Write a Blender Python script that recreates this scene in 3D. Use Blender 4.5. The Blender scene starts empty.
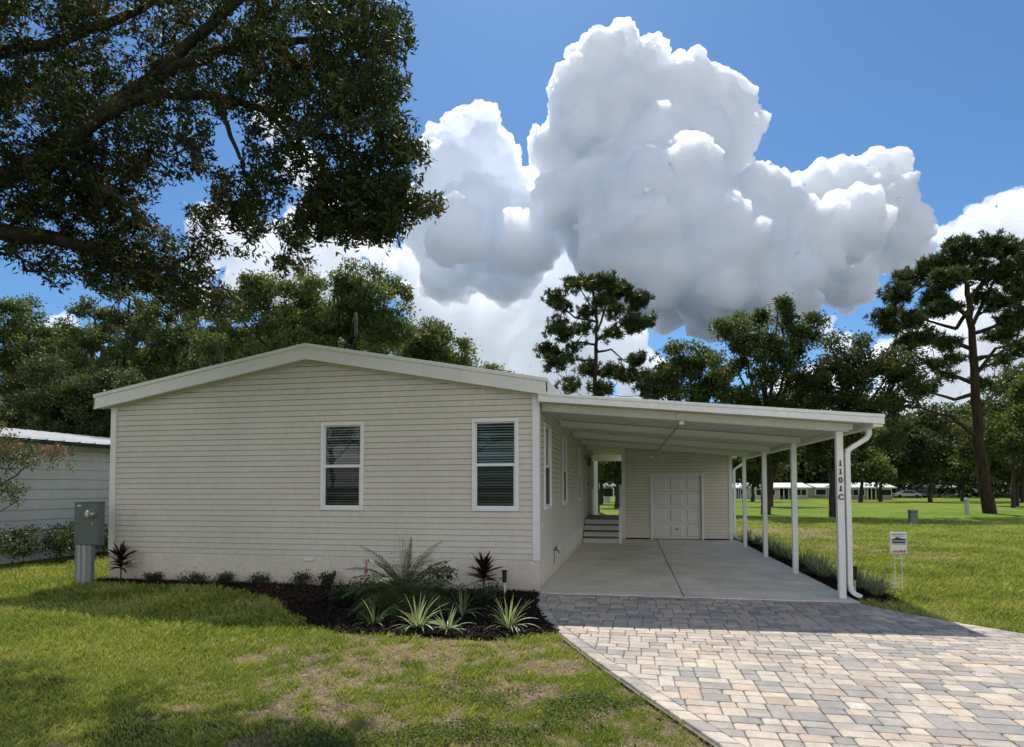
import bpy, bmesh, math, random
import numpy as np
from mathutils import Vector, Matrix
R = math.radians
rng = np.random.default_rng(7)
random.seed(7)
sc = bpy.context.scene
COL = sc.collection

# ------------------------------------------------------------------ camera
CAM = np.array([1.4033, -9.37, 1.6]); YAW, PIT, ROLL, F, PPY = .1907, .0379, -.0022, 617.3, 463.6

def P(u, v, D):
    """point at forward distance D along the sight line through (u, v)"""
    a = (u-512)/F; b = -(v-PPY)/F
    cp, sp = math.cos(PIT), math.sin(PIT)
    fw = cp-sp*b; z = sp+cp*b; c, s = math.cos(YAW), math.sin(YAW)
    return CAM+np.array([c*a-s*fw, s*a+c*fw, z])*D

def PG(u, v, z=0.0):
    d = P(u, v, 1)-CAM
    return CAM+d*(z-CAM[2])/d[2]

cam = bpy.data.objects.new('camera', bpy.data.cameras.new('camera')); COL.objects.link(cam)
cam.location = CAM
cam.rotation_euler = (Matrix.Rotation(YAW, 3, 'Z') @ Matrix.Rotation(R(90)+PIT, 3, 'X') @ Matrix.Rotation(ROLL, 3, 'Z')).to_euler()
cam.data.sensor_width = 36; cam.data.lens = F*36/1024; cam.data.shift_y = (PPY-373.5)/1024
cam.data.clip_end = 12000; cam.data.clip_start = .05
sc.camera = cam

# ------------------------------------------------------------------ light
SUN = Vector((-.12, .667, 1)).normalized()
w = bpy.data.worlds.new("World"); sc.world = w; w.use_nodes = True
nt = w.node_tree; bg = nt.nodes['Background']
sky = nt.nodes.new('ShaderNodeTexSky'); sky.sky_type = 'NISHITA'; sky.sun_disc = False
sky.sun_elevation = math.asin(SUN.z); sky.sun_rotation = math.atan2(SUN.x, SUN.y)
sky.air_density = 1.0; sky.dust_density = .35; sky.ozone_density = 3.0
hs = nt.nodes.new('ShaderNodeHueSaturation'); hs.inputs['Saturation'].default_value = .92
nt.links.new(sky.outputs[0], hs.inputs['Color'])
tint = nt.nodes.new('ShaderNodeMixRGB'); tint.blend_type = 'MULTIPLY'; tint.inputs[0].default_value = 1; tint.inputs[2].default_value = (.42, .66, .86, 1)
nt.links.new(hs.outputs[0], tint.inputs[1])
# broken white cloud added behind the viewer, unseen, as fill for the house
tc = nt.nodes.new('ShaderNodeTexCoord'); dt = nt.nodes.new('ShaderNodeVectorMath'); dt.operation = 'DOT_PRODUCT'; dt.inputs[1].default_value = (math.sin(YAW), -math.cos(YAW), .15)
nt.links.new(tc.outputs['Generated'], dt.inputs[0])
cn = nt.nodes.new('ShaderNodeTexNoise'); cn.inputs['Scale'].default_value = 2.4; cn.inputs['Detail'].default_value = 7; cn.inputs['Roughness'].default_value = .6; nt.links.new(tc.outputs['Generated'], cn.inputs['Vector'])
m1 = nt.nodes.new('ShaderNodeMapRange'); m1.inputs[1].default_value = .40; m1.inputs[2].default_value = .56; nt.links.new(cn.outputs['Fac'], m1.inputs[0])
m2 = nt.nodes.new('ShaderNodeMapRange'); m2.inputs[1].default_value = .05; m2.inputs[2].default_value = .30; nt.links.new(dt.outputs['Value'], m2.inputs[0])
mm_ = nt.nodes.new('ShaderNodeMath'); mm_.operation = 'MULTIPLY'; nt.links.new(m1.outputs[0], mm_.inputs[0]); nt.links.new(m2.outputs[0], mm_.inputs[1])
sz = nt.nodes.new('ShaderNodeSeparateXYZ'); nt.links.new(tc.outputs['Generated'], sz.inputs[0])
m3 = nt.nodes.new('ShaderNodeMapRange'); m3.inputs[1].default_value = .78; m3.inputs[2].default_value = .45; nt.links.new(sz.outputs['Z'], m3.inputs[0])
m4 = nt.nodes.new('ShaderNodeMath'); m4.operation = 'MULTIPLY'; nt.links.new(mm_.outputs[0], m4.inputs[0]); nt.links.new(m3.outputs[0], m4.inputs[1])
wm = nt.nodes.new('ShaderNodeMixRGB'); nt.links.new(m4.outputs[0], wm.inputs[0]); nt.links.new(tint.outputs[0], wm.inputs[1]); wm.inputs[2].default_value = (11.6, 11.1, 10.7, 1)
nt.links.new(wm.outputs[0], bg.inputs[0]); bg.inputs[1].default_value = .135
w.cycles.sampling_method = 'MANUAL'; w.cycles.sample_map_resolution = 256
sl = bpy.data.lights.new('sun', 'SUN'); sl.energy = 5.0; sl.angle = R(.55); sl.color = (1, .95, .87)
so = bpy.data.objects.new('sun', sl); COL.objects.link(so)
so.rotation_euler = SUN.to_track_quat('Z', 'Y').to_euler()
sc.view_settings.view_transform = 'Standard'; sc.view_settings.look = 'None'; sc.view_settings.exposure = 0
sc.cycles.max_bounces = 8; sc.cycles.transparent_max_bounces = 24; sc.cycles.diffuse_bounces = 4
sc.cycles.sample_clamp_indirect = 6

# ------------------------------------------------------------------ materials
M = {}
def nodes(name, rough=.6, spec=.3):
    m = bpy.data.materials.new(name); m.use_nodes = True
    n = m.node_tree; b = n.nodes['Principled BSDF']
    b.inputs['Roughness'].default_value = rough; b.inputs['Specular IOR Level'].default_value = spec
    M[name] = m
    return m, n, b

def noise(n, scale, detail=4, rough=.55, coord='Object', vec=None, stretch=None):
    t = n.nodes.new('ShaderNodeTexNoise'); t.inputs['Scale'].default_value = scale
    t.inputs['Detail'].default_value = detail; t.inputs['Roughness'].default_value = rough
    tc = n.nodes.new('ShaderNodeTexCoord'); src = tc.outputs[coord]
    if stretch:
        mp = n.nodes.new('ShaderNodeMapping'); mp.inputs['Scale'].default_value = stretch
        n.links.new(src, mp.inputs[0]); src = mp.outputs[0]
    n.links.new(src, t.inputs['Vector'])
    return t.outputs['Fac']

def ramp(n, fac, stops, interp='LINEAR'):
    r = n.nodes.new('ShaderNodeValToRGB'); e = r.color_ramp; e.interpolation = interp
    while len(e.elements) < len(stops): e.elements.new(.5)
    for el, (p, c) in zip(e.elements, stops):
        el.position = p; el.color = (*c, 1)
    n.links.new(fac, r.inputs[0])
    return r.outputs[0]

def mul(n, a, b, mode='MULTIPLY', fac=1.0):
    m = n.nodes.new('ShaderNodeMixRGB'); m.blend_type = mode
    if isinstance(fac, float): m.inputs[0].default_value = fac
    else: n.links.new(fac, m.inputs[0])
    for i, x in ((1, a), (2, b)):
        if isinstance(x, tuple): m.inputs[i].default_value = (*x, 1)
        else: n.links.new(x, m.inputs[i])
    return m.outputs[0]

def bump(n, b, fac, strength=.3, dist=.01):
    bp = n.nodes.new('ShaderNodeBump'); bp.inputs['Strength'].default_value = strength
    bp.inputs['Distance'].default_value = dist
    n.links.new(fac, bp.inputs['Height']); n.links.new(bp.outputs[0], b.inputs['Normal'])

def paint(name, col, rough=.5, var=.12, scale=3, bscale=None, bstr=.2, bdist=.004, spec=.3, metal=0, stretch=None, dirt=None):
    m, n, b = nodes(name, rough, spec)
    f = noise(n, scale, 5, .6, stretch=stretch)
    lo = tuple(c*(1-var) for c in col); hi = tuple(min(1, c*(1+var)) for c in col)
    c = ramp(n, f, [(.3, lo), (.7, hi)])
    f2 = noise(n, scale*13, 3)
    c = mul(n, c, ramp(n, f2, [(.3, (.93,)*3), (.7, (1.04,)*3)]))
    n.links.new(c, b.inputs['Base Color']); b.inputs['Metallic'].default_value = metal
    if bscale: bump(n, b, noise(n, bscale, 6, .65), bstr, bdist)
    return m

paint('siding', (.605, .575, .51), .55, .07, .8, 60, .05, .002)
paint('siding_shed', (.66, .62, .53), .55, .07, .8, 60, .05, .002)
paint('white_trim', (.74, .75, .74), .4, .04, 2)
paint('white_metal', (.78, .79, .78), .35, .04, 1.5)
paint('cream_metal', (.78, .77, .71), .45, .05, 1.5)
paint('pan_metal', (.60, .60, .57), .45, .05, 1.5)
paint('fascia_white', (.74, .735, .71), .4, .05, 2)
paint('door_white', (.68, .68, .66), .45, .05, 2)
paint('vinyl_frame', (.76, .77, .77), .35, .03, 3)
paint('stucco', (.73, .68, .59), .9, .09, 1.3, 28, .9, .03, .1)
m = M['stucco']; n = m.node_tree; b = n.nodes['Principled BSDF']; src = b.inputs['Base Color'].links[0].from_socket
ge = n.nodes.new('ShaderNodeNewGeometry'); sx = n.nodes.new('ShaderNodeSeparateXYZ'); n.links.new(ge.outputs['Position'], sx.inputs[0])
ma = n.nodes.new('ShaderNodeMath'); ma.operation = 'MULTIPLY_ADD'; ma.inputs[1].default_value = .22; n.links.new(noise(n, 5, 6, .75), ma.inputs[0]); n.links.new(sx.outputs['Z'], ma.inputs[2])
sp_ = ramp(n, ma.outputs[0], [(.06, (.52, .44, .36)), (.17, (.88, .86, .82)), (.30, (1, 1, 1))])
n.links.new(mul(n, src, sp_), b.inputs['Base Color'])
paint('concrete', (.74, .70, .62), .8, .16, 1.4, 90, .25, .004, .2)
m = M['concrete']; n = m.node_tree; b = n.nodes['Principled BSDF']; src = b.inputs['Base Color'].links[0].from_socket
n.links.new(mul(n, mul(n, src, ramp(n, noise(n, 1.7, 7, .8), [(.30, (.66, .65, .63)), (.42, (1, 1, 1))])), ramp(n, noise(n, .5, 5, .7), [(.35, (.84, .84, .83)), (.6, (1.05, 1.05, 1.04))])), b.inputs['Base Color'])
paint('joint', (.12, .12, .115), .9, .1, 4)
paint('shingle', (.20, .19, .18), .9, .2, 6, 50, .6, .01)
paint('blind', (.80, .82, .80), .5, .05, 4)
paint('dark_room', (.02, .02, .022), .9, .1, 2)
paint('nbr_siding', (.80, .77, .71), .6, .10, 1.2, stretch=(1, 1, 1))
paint('nbr_roof', (.82, .82, .80), .35, .05, .6)
paint('eave_shadow', (.05, .05, .05), .8, .1, 2)
paint('meter_grey', (.115, .14, .135), .45, .12, 5, spec=.4)
paint('galv', (.30, .31, .32), .4, .12, 9, metal=.5)
paint('conduit', (.36, .37, .38), .45, .1, 6)
paint('black_plastic', (.02, .02, .02), .4, .1, 6)
paint('navy', (.03, .035, .06), .45, .05, 6)
paint('sign_white', (.75, .76, .76), .4, .04, 6)
paint('sign_grey', (.25, .27, .29), .5, .2, 12)
paint('sign_dark', (.05, .055, .06), .5, .2, 12)
paint('sign_red', (.60, .03, .04), .5, .1, 12)
paint('pink', (.50, .16, .24), .6, .1, 12)
paint('brass', (.16, .12, .06), .5, .1, 9, metal=.4)
paint('util_green', (.16, .20, .18), .6, .15, 4)
paint('riser_board', (.66, .65, .61), .6, .08, 3)
paint('shaded_tread', (.13, .125, .115), .6, .08, 3)
paint('far_wall', (.45, .44, .42), .7, .1, .6)
paint('far_wall_tan', (.36, .32, .27), .7, .1, .6)
paint('far_roof', (.80, .81, .82), .4, .05, .4)
paint('car_paint', (.30, .32, .34), .25, .05, 2, spec=.6)
paint('car_paint_dark', (.05, .055, .07), .25, .05, 2, spec=.6)
paint('rubber', (.02, .02, .02), .8, .1, 5)
paint('asphalt', (.055, .055, .055), .9, .2, 2, 60, .5, .01)
paint('street_concrete', (.40, .39, .36), .9, .1, 1)

def bark(name, c1, c2):
    m, n, b = nodes(name, .95, .1)
    f = noise(n, 7, 6, .7, stretch=(1, 1, .22))
    n.links.new(ramp(n, f, [(.3, c1), (.7, c2)]), b.inputs['Base Color']); bump(n, b, f, .9, .05)
bark('bark', (.022, .018, .014), (.085, .072, .058))
bark('bark_pine', (.022, .015, .011), (.075, .055, .042))

def leafmat(name, stops, rough=.5, trans=.35, spec=.35, tcol=1.5):
    m, n, b = nodes(name, rough, spec)
    at = n.nodes.new('ShaderNodeAttribute'); at.attribute_name = 'tone'
    c = ramp(n, at.outputs['Fac'], stops)
    n.links.new(c, b.inputs['Base Color'])
    tr = n.nodes.new('ShaderNodeBsdfTranslucent')
    n.links.new(mul(n, c, (tcol*1.1, tcol, tcol*.45)), tr.inputs['Color'])
    mx = n.nodes.new('ShaderNodeMixShader'); mx.inputs[0].default_value = trans
    n.links.new(b.outputs[0], mx.inputs[1]); n.links.new(tr.outputs[0], mx.inputs[2])
    n.links.new(mx.outputs[0], n.nodes['Material Output'].inputs['Surface'])
    return m
leafmat('leaf_oak', [(0, (.032, .050, .018)), (.5, (.078, .115, .038)), (.9, (.15, .19, .06)), (1, (.22, .19, .07))], .5, .46, .3)
leafmat('leaf_near', [(0, (.014, .021, .010)), (.5, (.034, .050, .019)), (.93, (.090, .11, .038)), (1, (.15, .085, .045))], .58, .32, .18)
leafmat('leaf_olive', [(0, (.045, .068, .022)), (.5, (.105, .15, .048)), (1, (.19, .24, .085))], .55, .45, .25)
leafmat('leaf_dark', [(0, (.026, .036, .015)), (.5, (.062, .085, .030)), (1, (.12, .14, .05))], .5, .42, .3)
leafmat('needle', [(0, (.026, .04, .016)), (.5, (.058, .082, .032)), (1, (.11, .135, .05))], .5, .32, .3)
leafmat('leaf_wood', [(0, (.02, .03, .015)), (.5, (.05, .065, .03)), (1, (.09, .11, .045))], .7, .3, .1)
leafmat('leaf_shrub', [(0, (.03, .05, .022)), (.6, (.075, .11, .04)), (1, (.22, .26, .15))], .45, .25)
leafmat('leaf_small', [(0, (.015, .025, .012)), (.6, (.04, .065, .025)), (1, (.08, .11, .04))], .45, .2)
leafmat('leaf_palm', [(0, (.05, .08, .03)), (.6, (.12, .17, .06)), (1, (.22, .26, .10))], .45, .3)
leafmat('leaf_flax', [(0, (.09, .15, .06)), (.5, (.24, .32, .14)), (1, (.55, .60, .36))], .45, .3, .3, 1.1)
leafmat('leaf_ti', [(0, (.012, .008, .010)), (.7, (.04, .018, .025)), (1, (.12, .03, .04))], .35, .15)
leafmat('leaf_grassy', [(0, (.06, .09, .045)), (.6, (.20, .25, .13)), (1, (.42, .42, .34))], .5, .25)
leafmat('flower_pink', [(0, (.36, .10, .14)), (1, (.62, .28, .34))], .6, .3, .2, 1.0)
leafmat('blade', [(0, (.09, .15, .03)), (.4, (.28, .345, .075)), (.75, (.48, .50, .17)), (.93, (.46, .40, .20)), (1, (.56, .48, .33))], .5, .30, .2, 1.35)
leafmat('moss_hang', [(0, (.12, .12, .10)), (1, (.26, .26, .22))], .9, .3, .1, 1)
leafmat('mulch_chip', [(0, (.008, .006, .005)), (.6, (.028, .020, .016)), (.85, (.085, .045, .030)), (1, (.18, .10, .07))], .85, .0, .2)

# pavers
m, n, b = nodes('paver', .8, .25)
at = n.nodes.new('ShaderNodeAttribute'); at.attribute_name = 'tone'
c = ramp(n, at.outputs['Fac'], [(0, (.32, .315, .31)), (.12, (.37, .36, .345)), (.28, (.42, .395, .365)), (.42, (.52, .475, .41)), (.6, (.60, .545, .46)), (.8, (.53, .45, .375)), (.9, (.44, .36, .30)), (1, (.60, .565, .50))])
f = noise(n, 9, 6, .7); c = mul(n, c, ramp(n, f, [(.3, (.78,)*3), (.7, (1.15,)*3)]))
f2 = noise(n, 140, 3, .7); c = mul(n, c, ramp(n, f2, [(.35, (.82,)*3), (.6, (1.08,)*3)]))
c = mul(n, c, (1.03, 1.0, .97)); f3 = noise(n, .6, 5, .75); c = mul(n, c, ramp(n, f3, [(.35, (.80, .81, .84)), (.65, (1.08, 1.05, 1.0))]))
f4 = noise(n, 2.3, 6, .8); c = mul(n, c, ramp(n, f4, [(.28, (.70, .68, .66)), (.42, (1, 1, 1))]))
n.links.new(c, b.inputs['Base Color']); bump(n, b, f2, .5, .004)
paint('sand_joint', (.17, .155, .13), .95, .25, 9)

# ground
m, n, b = nodes('ground', .95, .05)
at = n.nodes.new('ShaderNodeAttribute'); at.attribute_name = 'dirt'
g1 = ramp(n, noise(n, .35, 5, .6), [(.3, (.12, .20, .03)), (.55, (.20, .275, .045)), (.75, (.31, .33, .085))])
g1 = mul(n, g1, ramp(n, noise(n, 9, 5, .75), [(.3, (.62, .66, .6)), (.7, (1.25, 1.2, 1.2))]))
g1 = mul(n, g1, ramp(n, noise(n, .05, 4, .6), [(.35, (.74, .90, .70)), (.65, (1.10, .92, 1.0))]))
ge = n.nodes.new('ShaderNodeNewGeometry'); ln = n.nodes.new('ShaderNodeVectorMath'); ln.operation = 'LENGTH'; n.links.new(ge.outputs['Position'], ln.inputs[0])
nr = n.nodes.new('ShaderNodeMapRange'); nr.inputs[1].default_value = 8; nr.inputs[2].default_value = 22; n.links.new(ln.outputs['Value'], nr.inputs[0])
g1 = mul(n, mul(n, g1, (.62, .62, .58)), g1, 'MIX', nr.outputs[0])
d1 = ramp(n, noise(n, 17, 7, .8), [(.3, (.11, .085, .05)), (.48, (.27, .20, .145)), (.68, (.52, .42, .32))])
d1 = mul(n, d1, ramp(n, noise(n, 75, 4, .8), [(.38, (.22, .20, .17)), (.5, (.9, .88, .85)), (.62, (1.35, 1.3, 1.2))]))
gc = mul(n, g1, d1, 'MIX', at.outputs['Fac'])
mr = n.nodes.new('ShaderNodeMapRange'); mr.inputs[1].default_value = 170; mr.inputs[2].default_value = 400; n.links.new(ln.outputs['Value'], mr.inputs[0])
n.links.new(mul(n, gc, (.055, .06, .062), 'MIX', mr.outputs[0]), b.inputs['Base Color'])  # distant ground greyed in its colour as haze, so clouds pick up less green
bump(n, b, noise(n, 30, 6, .8), .8, .04)

# mulch base
paint('mulch_base', (.012, .009, .008), .95, .4, 12, 40, 1, .03, .1)

# window glass
m, n, b = nodes('glass')
gl = n.nodes.new('ShaderNodeBsdfGlossy'); gl.inputs['Roughness'].default_value = .02
tr = n.nodes.new('ShaderNodeBsdfTransparent'); tr.inputs['Color'].default_value = (.74, .80, .78, 1)
fr = n.nodes.new('ShaderNodeFresnel'); fr.inputs['IOR'].default_value = 1.6
nb = n.nodes.new('ShaderNodeBump'); nb.inputs['Strength'].default_value = .06; nb.inputs['Distance'].default_value = .02
n.links.new(noise(n, 2.2, 2), nb.inputs['Height']); n.links.new(nb.outputs[0], gl.inputs['Normal'])
mx = n.nodes.new('ShaderNodeMixShader'); n.links.new(fr.outputs[0], mx.inputs[0])
n.links.new(tr.outputs[0], mx.inputs[1]); n.links.new(gl.outputs[0], mx.inputs[2])
n.links.new(mx.outputs[0], n.nodes['Material Output'].inputs['Surface'])
# insect screen over the lower sash
m, n, b = nodes('screen', .9, .1)
b.inputs['Base Color'].default_value = (.012, .013, .014, 1)
tr = n.nodes.new('ShaderNodeBsdfTransparent'); mx = n.nodes.new('ShaderNodeMixShader'); mx.inputs[0].default_value = .42
n.links.new(tr.outputs[0], mx.inputs[1]); n.links.new(b.outputs[0], mx.inputs[2])
n.links.new(mx.outputs[0], n.nodes['Material Output'].inputs['Surface'])
# cloud: droplets scattering sunlight, plus a faint blue glow added to lift the shade
for nm_, den, em_ in (('cloud', .080, .0006), ('cloud_mid', .05, .0008), ('cloud_thin', .017, .0001)):
    m, n, b = nodes(nm_, 1, 0); n.nodes.remove(b)
    vs = n.nodes.new('ShaderNodeVolumePrincipled'); vs.inputs['Color'].default_value = (.996, .998, 1.0, 1); vs.inputs['Density'].default_value = den; vs.inputs['Anisotropy'].default_value = .4
    vs.inputs['Emission Color'].default_value = (.42, .66, 1, 1); vs.inputs['Emission Strength'].default_value = em_
    n.links.new(vs.outputs[0], n.nodes['Material Output'].inputs['Volume']); m.cycles.homogeneous_volume = True
sc.cycles.volume_bounces = 36; sc.cycles.max_bounces = 40; sc.cycles.glossy_bounces = 4; sc.cycles.transmission_bounces = 4

# ------------------------------------------------------------------ object helpers
def tag(o, label=None, cat=None, group=None, kind=None):
    if label: o['label'] = label
    if cat: o['category'] = cat
    if group: o['group'] = group
    if kind: o['kind'] = kind
    return o

def thing(name, label, cat, loc=(0, 0, 0), group=None):
    o = bpy.data.objects.new(name, None); COL.objects.link(o); o.location = loc
    o.empty_display_size = .2
    return tag(o, label, cat, group)

def link(name, me, mat, parent=None, smooth=False):
    o = bpy.data.objects.new(name, me); COL.objects.link(o)
    if mat: me.materials.append(M[mat])
    if smooth: me.shade_smooth()
    if parent is not None:
        o.parent = parent
        wl = Vector(parent.location); p = parent.parent
        while p: wl += Vector(p.location); p = p.parent
        me.transform(Matrix.Translation(-wl))
    return o

class MB:
    """collects world-space polygons, builds ONE mesh"""
    def __init__(s): s.v = []; s.f = []; s.t = []
    def poly(s, pts, tone=0.):
        k = len(s.v); s.v += [tuple(p) for p in pts]; s.f.append(tuple(range(k, k+len(pts)))); s.t.append(tone)
    def box(s, x0, x1, y0, y1, z0, z1, tone=0.):
        k = len(s.v)
        s.v += [(x0,y0,z0),(x1,y0,z0),(x1,y1,z0),(x0,y1,z0),(x0,y0,z1),(x1,y0,z1),(x1,y1,z1),(x0,y1,z1)]
        for f in ((3,2,1,0),(4,5,6,7),(0,1,5,4),(1,2,6,5),(2,3,7,6),(3,0,4,7)):
            s.f.append(tuple(k+i for i in f)); s.t.append(tone)
    def hexa(s, pts, tone=0.):
        k = len(s.v); s.v += [tuple(p) for p in pts]
        for f in ((3,2,1,0),(4,5,6,7),(0,1,5,4),(1,2,6,5),(2,3,7,6),(3,0,4,7)):
            s.f.append(tuple(k+i for i in f)); s.t.append(tone)
    def tube(s, pts, rad, n=8, caps=True, tone=0.):
        pts = [Vector(p) for p in pts]
        if not hasattr(rad, '__len__'): rad = [rad]*len(pts)
        k = len(s.v); up = None
        for i, p in enumerate(pts):
            d = (pts[min(i+1, len(pts)-1)]-pts[max(i-1, 0)]).normalized()
            if up is None: up = Vector((0, 0, 1)) if abs(d.z) < .9 else Vector((1, 0, 0))
            a = d.cross(up).normalized(); bb = a.cross(d).normalized(); up = bb
            for j in range(n):
                t = 2*math.pi*j/n; s.v.append(tuple(p+(a*math.cos(t)+bb*math.sin(t))*rad[i]))
        for i in range(len(pts)-1):
            for j in range(n):
                s.f.append((k+i*n+j, k+i*n+(j+1) % n, k+(i+1)*n+(j+1) % n, k+(i+1)*n+j)); s.t.append(tone)
        if caps:
            s.f.append(tuple(k+j for j in range(n-1, -1, -1))); s.t.append(tone)
            s.f.append(tuple(k+(len(pts)-1)*n+j for j in range(n))); s.t.append(tone)
    def build(s, name, mat, parent=None, smooth=False, bev=0, tone=False):
        me = bpy.data.meshes.new(name); me.from_pydata(s.v, [], s.f)
        if tone:
            at = me.attributes.new('tone', 'FLOAT', 'FACE'); at.data.foreach_set('value', s.t)
        o = link(name, me, mat, parent, smooth)
        if bev:
            bm = bmesh.new(); bm.from_mesh(me)
            bmesh.ops.recalc_face_normals(bm, faces=bm.faces); bm.to_mesh(me); bm.free()
            md = o.modifiers.new('bevel', 'BEVEL'); md.width = bev; md.segments = 2; md.limit_method = 'ANGLE'
        return o

def boxpart(name, mat, parent, *b, bev=.004):
    m = MB(); m.box(*b); return m.build(name, mat, parent, bev=bev)

def npmesh(name, V, nper, mat, parent=None, tone=None, smooth=False):
    """V: (faces*nper, 3) every face with its own corners"""
    me = bpy.data.meshes.new(name); nv = len(V); nf = nv//nper
    me.vertices.add(nv); me.vertices.foreach_set('co', np.ascontiguousarray(V, dtype=np.float32).ravel())
    me.loops.add(nv); me.loops.foreach_set('vertex_index', np.arange(nv, dtype=np.int32))
    me.polygons.add(nf); me.polygons.foreach_set('loop_start', np.arange(0, nv, nper, dtype=np.int32))
    me.polygons.foreach_set('loop_total', np.full(nf, nper, dtype=np.int32))
    me.update(calc_edges=True)
    if tone is not None:
        at = me.attributes.new('tone', 'FLOAT', 'FACE'); at.data.foreach_set('value', np.clip(tone, 0, 1).astype(np.float32))
    return link(name, me, mat, parent, smooth)

def unit(a): return a/np.maximum(np.linalg.norm(a, axis=-1, keepdims=True), 1e-9)

def leaves(name, pos, dirs, L, Wd, mat, parent, tone, fold=.25):
    """one folded rhomb per leaf"""
    n = len(pos); L = np.broadcast_to(L, (n,))[:, None]; Wd = np.broadcast_to(Wd, (n,))[:, None]
    d = unit(dirs); s = unit(np.cross(d, rng.normal(size=(n, 3)))); nn = np.cross(d, s)
    V = np.empty((n, 4, 3)); V[:, 0] = pos
    V[:, 1] = pos+d*L*.45+s*Wd*.5+nn*Wd*fold; V[:, 2] = pos+d*L-nn*L*.08; V[:, 3] = pos+d*L*.45-s*Wd*.5+nn*Wd*fold
    return npmesh(name, V.reshape(-1, 3), 4, mat, parent, tone)

# value noise
_g = rng.random((256, 256))
def vnoise(x, y):
    xi = np.floor(x).astype(int); yi = np.floor(y).astype(int); fx = x-xi; fy = y-yi
    fx = fx*fx*(3-2*fx); fy = fy*fy*(3-2*fy)
    a = _g[xi % 256, yi % 256]; b = _g[(xi+1) % 256, yi % 256]; c = _g[xi % 256, (yi+1) % 256]; d = _g[(xi+1) % 256, (yi+1) % 256]
    return (a*(1-fx)+b*fx)*(1-fy)+(c*(1-fx)+d*fx)*fy
def fbm(x, y, o=4):
    s = 0; a = .5; t = 0
    for i in range(o): s = s+a*vnoise(x*2**i+17.3*i, y*2**i+9.1*i); t += a; a *= .5
    return s/t
def sstep(a, b, x):
    t = np.clip((x-a)/(b-a), 0, 1); return t*t*(3-2*t)

# ------------------------------------------------------------------ layout curves
GZ = -.035
def gz(x, y):
    d = np.hypot(np.asarray(x)-CAM[0], np.asarray(y)-CAM[1])
    return GZ-.55*sstep(45, 120, d)+.02*(fbm(np.asarray(x)*.5, np.asarray(y)*.5, 2)-.5)
LY = np.array([-12, -9, -7, -5.26, -4.4, -3.52, -2.53, -1.93, -.85, -.4, 0.]); LX = np.array([2.9, 2.75, 2.45, 1.92, 1.48, 1.05, .61, .36, .09, .03, .02])
RY = np.array([-12, -9, -6, -4, -2.6, -1.66, -1.14, -.56, -.2, 0.]); RX = np.array([13, 11.6, 9.4, 7.8, 6.5, 5.58, 5.13, 4.71, 4.52, 4.48])
fl = lambda y: np.interp(y, LY, LX); fr_ = lambda y: np.interp(y, RY, RX)
BX = np.array([-7.75, -6.5, -5.2, -4.3, -3.6, -2.87, -2.3, -1.76, -.64, .1, .44, .6]); BY = np.array([-.26, -.28, -.38, -.72, -1.25, -2.05, -2.6, -2.86, -2.92, -2.78, -2.5, -2.45])
bedfront = lambda x: np.interp(x, BX, BY)
def in_bed(x, y): return (x > -7.75) & (x < .62) & (y < .0) & (y > bedfront(x)) & (x < fl(np.minimum(y, 0)))
def in_pave(x, y): return (y < 0) & (x > fl(y)) & (x < fr_(y))
def in_solid(x, y):
    return ((x > -7.6) & (x < 0) & (y > 0) & (y < 17)) | ((x >= 0) & (x < 4.5) & (y > -.05) & (y < 14)) | ((x < -11.5) & (y > -6)) | ((x > 4.5) & (x < 5.02) & (y > .2) & (y < 9.6))
DIRT = [(PG(440, 648), .75, .22), (PG(560, 662), .25, .2), (PG(380, 722), .35, .14), (PG(240, 655), .12, .12), (PG(330, 697), .2, .12), (PG(520, 690), .25, .13),
        (PG(600, 715), .2, .2), (PG(500, 735), .25, .1), (PG(560, 735), .18, .1), (PG(250, 735), .2, .08), (PG(640, 740), .2, .1), (PG(355, 655), .2, .15), (PG(520, 650), .35, .18), (PG(190, 700), .12, .08),
        (PG(862, 549), .7, .7), (PG(785, 530), 1.6, .8), (PG(940, 557), .6, .18), (PG(895, 550), .35, .3), (PG(820, 536), .9, .7)]
def dirt(x, y):
    x = np.asarray(x, float); y = np.asarray(y, float); m = np.zeros(np.broadcast(x, y).shape)
    nz = fbm(x*1.9, y*1.9, 4)-.5; nf = fbm(x*8+5, y*8, 4)-.5
    for p, rx, ry in DIRT:
        e = ((x-p[0])/(rx*1.5))**2+((y-p[1])/(ry*1.9))**2
        m = np.maximum(m, .78*np.exp(-e*.9))
    lawn = .40*sstep(-3.4, -1.0, x)*sstep(-2.2, -3.0, y)*sstep(2.6, 2.2, x)
    f = np.maximum(m, lawn)+.04
    return np.clip(sstep(.26, .72, f+1.5*nz*(.25+f)+3.2*nf*(.2+f)), 0, 1)*sstep(.03, .16, f)

# ------------------------------------------------------------------ ground sheet
def axis(lo, hi, step, far):
    a = list(np.arange(lo, hi+step*.5, step)); s = step; x = a[-1]
    while x < far: s *= 1.22; x += s; a.append(x)
    s = step; x = a[0]; pre = []
    while x > -far: s *= 1.22; x -= s; pre.append(x)
    return np.array(pre[::-1]+a)
gx = axis(-8, 11, .06, 5000); gy = axis(-8, 8, .06, 5000)
X, Y = np.meshgrid(gx, gy, indexing='xy'); Z = gz(X, Y)+.012*(fbm(X*6, Y*6, 3)-.5)*sstep(30, 10, np.hypot(X, Y))
dd = dirt(X, Y)*sstep(60, 30, np.hypot(X, Y)); Z = Z-.012*dd
nx, ny = len(gx), len(gy)
me = bpy.data.meshes.new('ground'); V = np.stack([X, Y, Z], -1).reshape(-1, 3)
i = np.arange(nx-1)[None, :]+np.arange(ny-1)[:, None]*nx
Q = np.stack([i, i+1, i+nx+1, i+nx], -1).reshape(-1)
me.vertices.add(len(V)); me.vertices.foreach_set('co', V.astype(np.float32).ravel())
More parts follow.
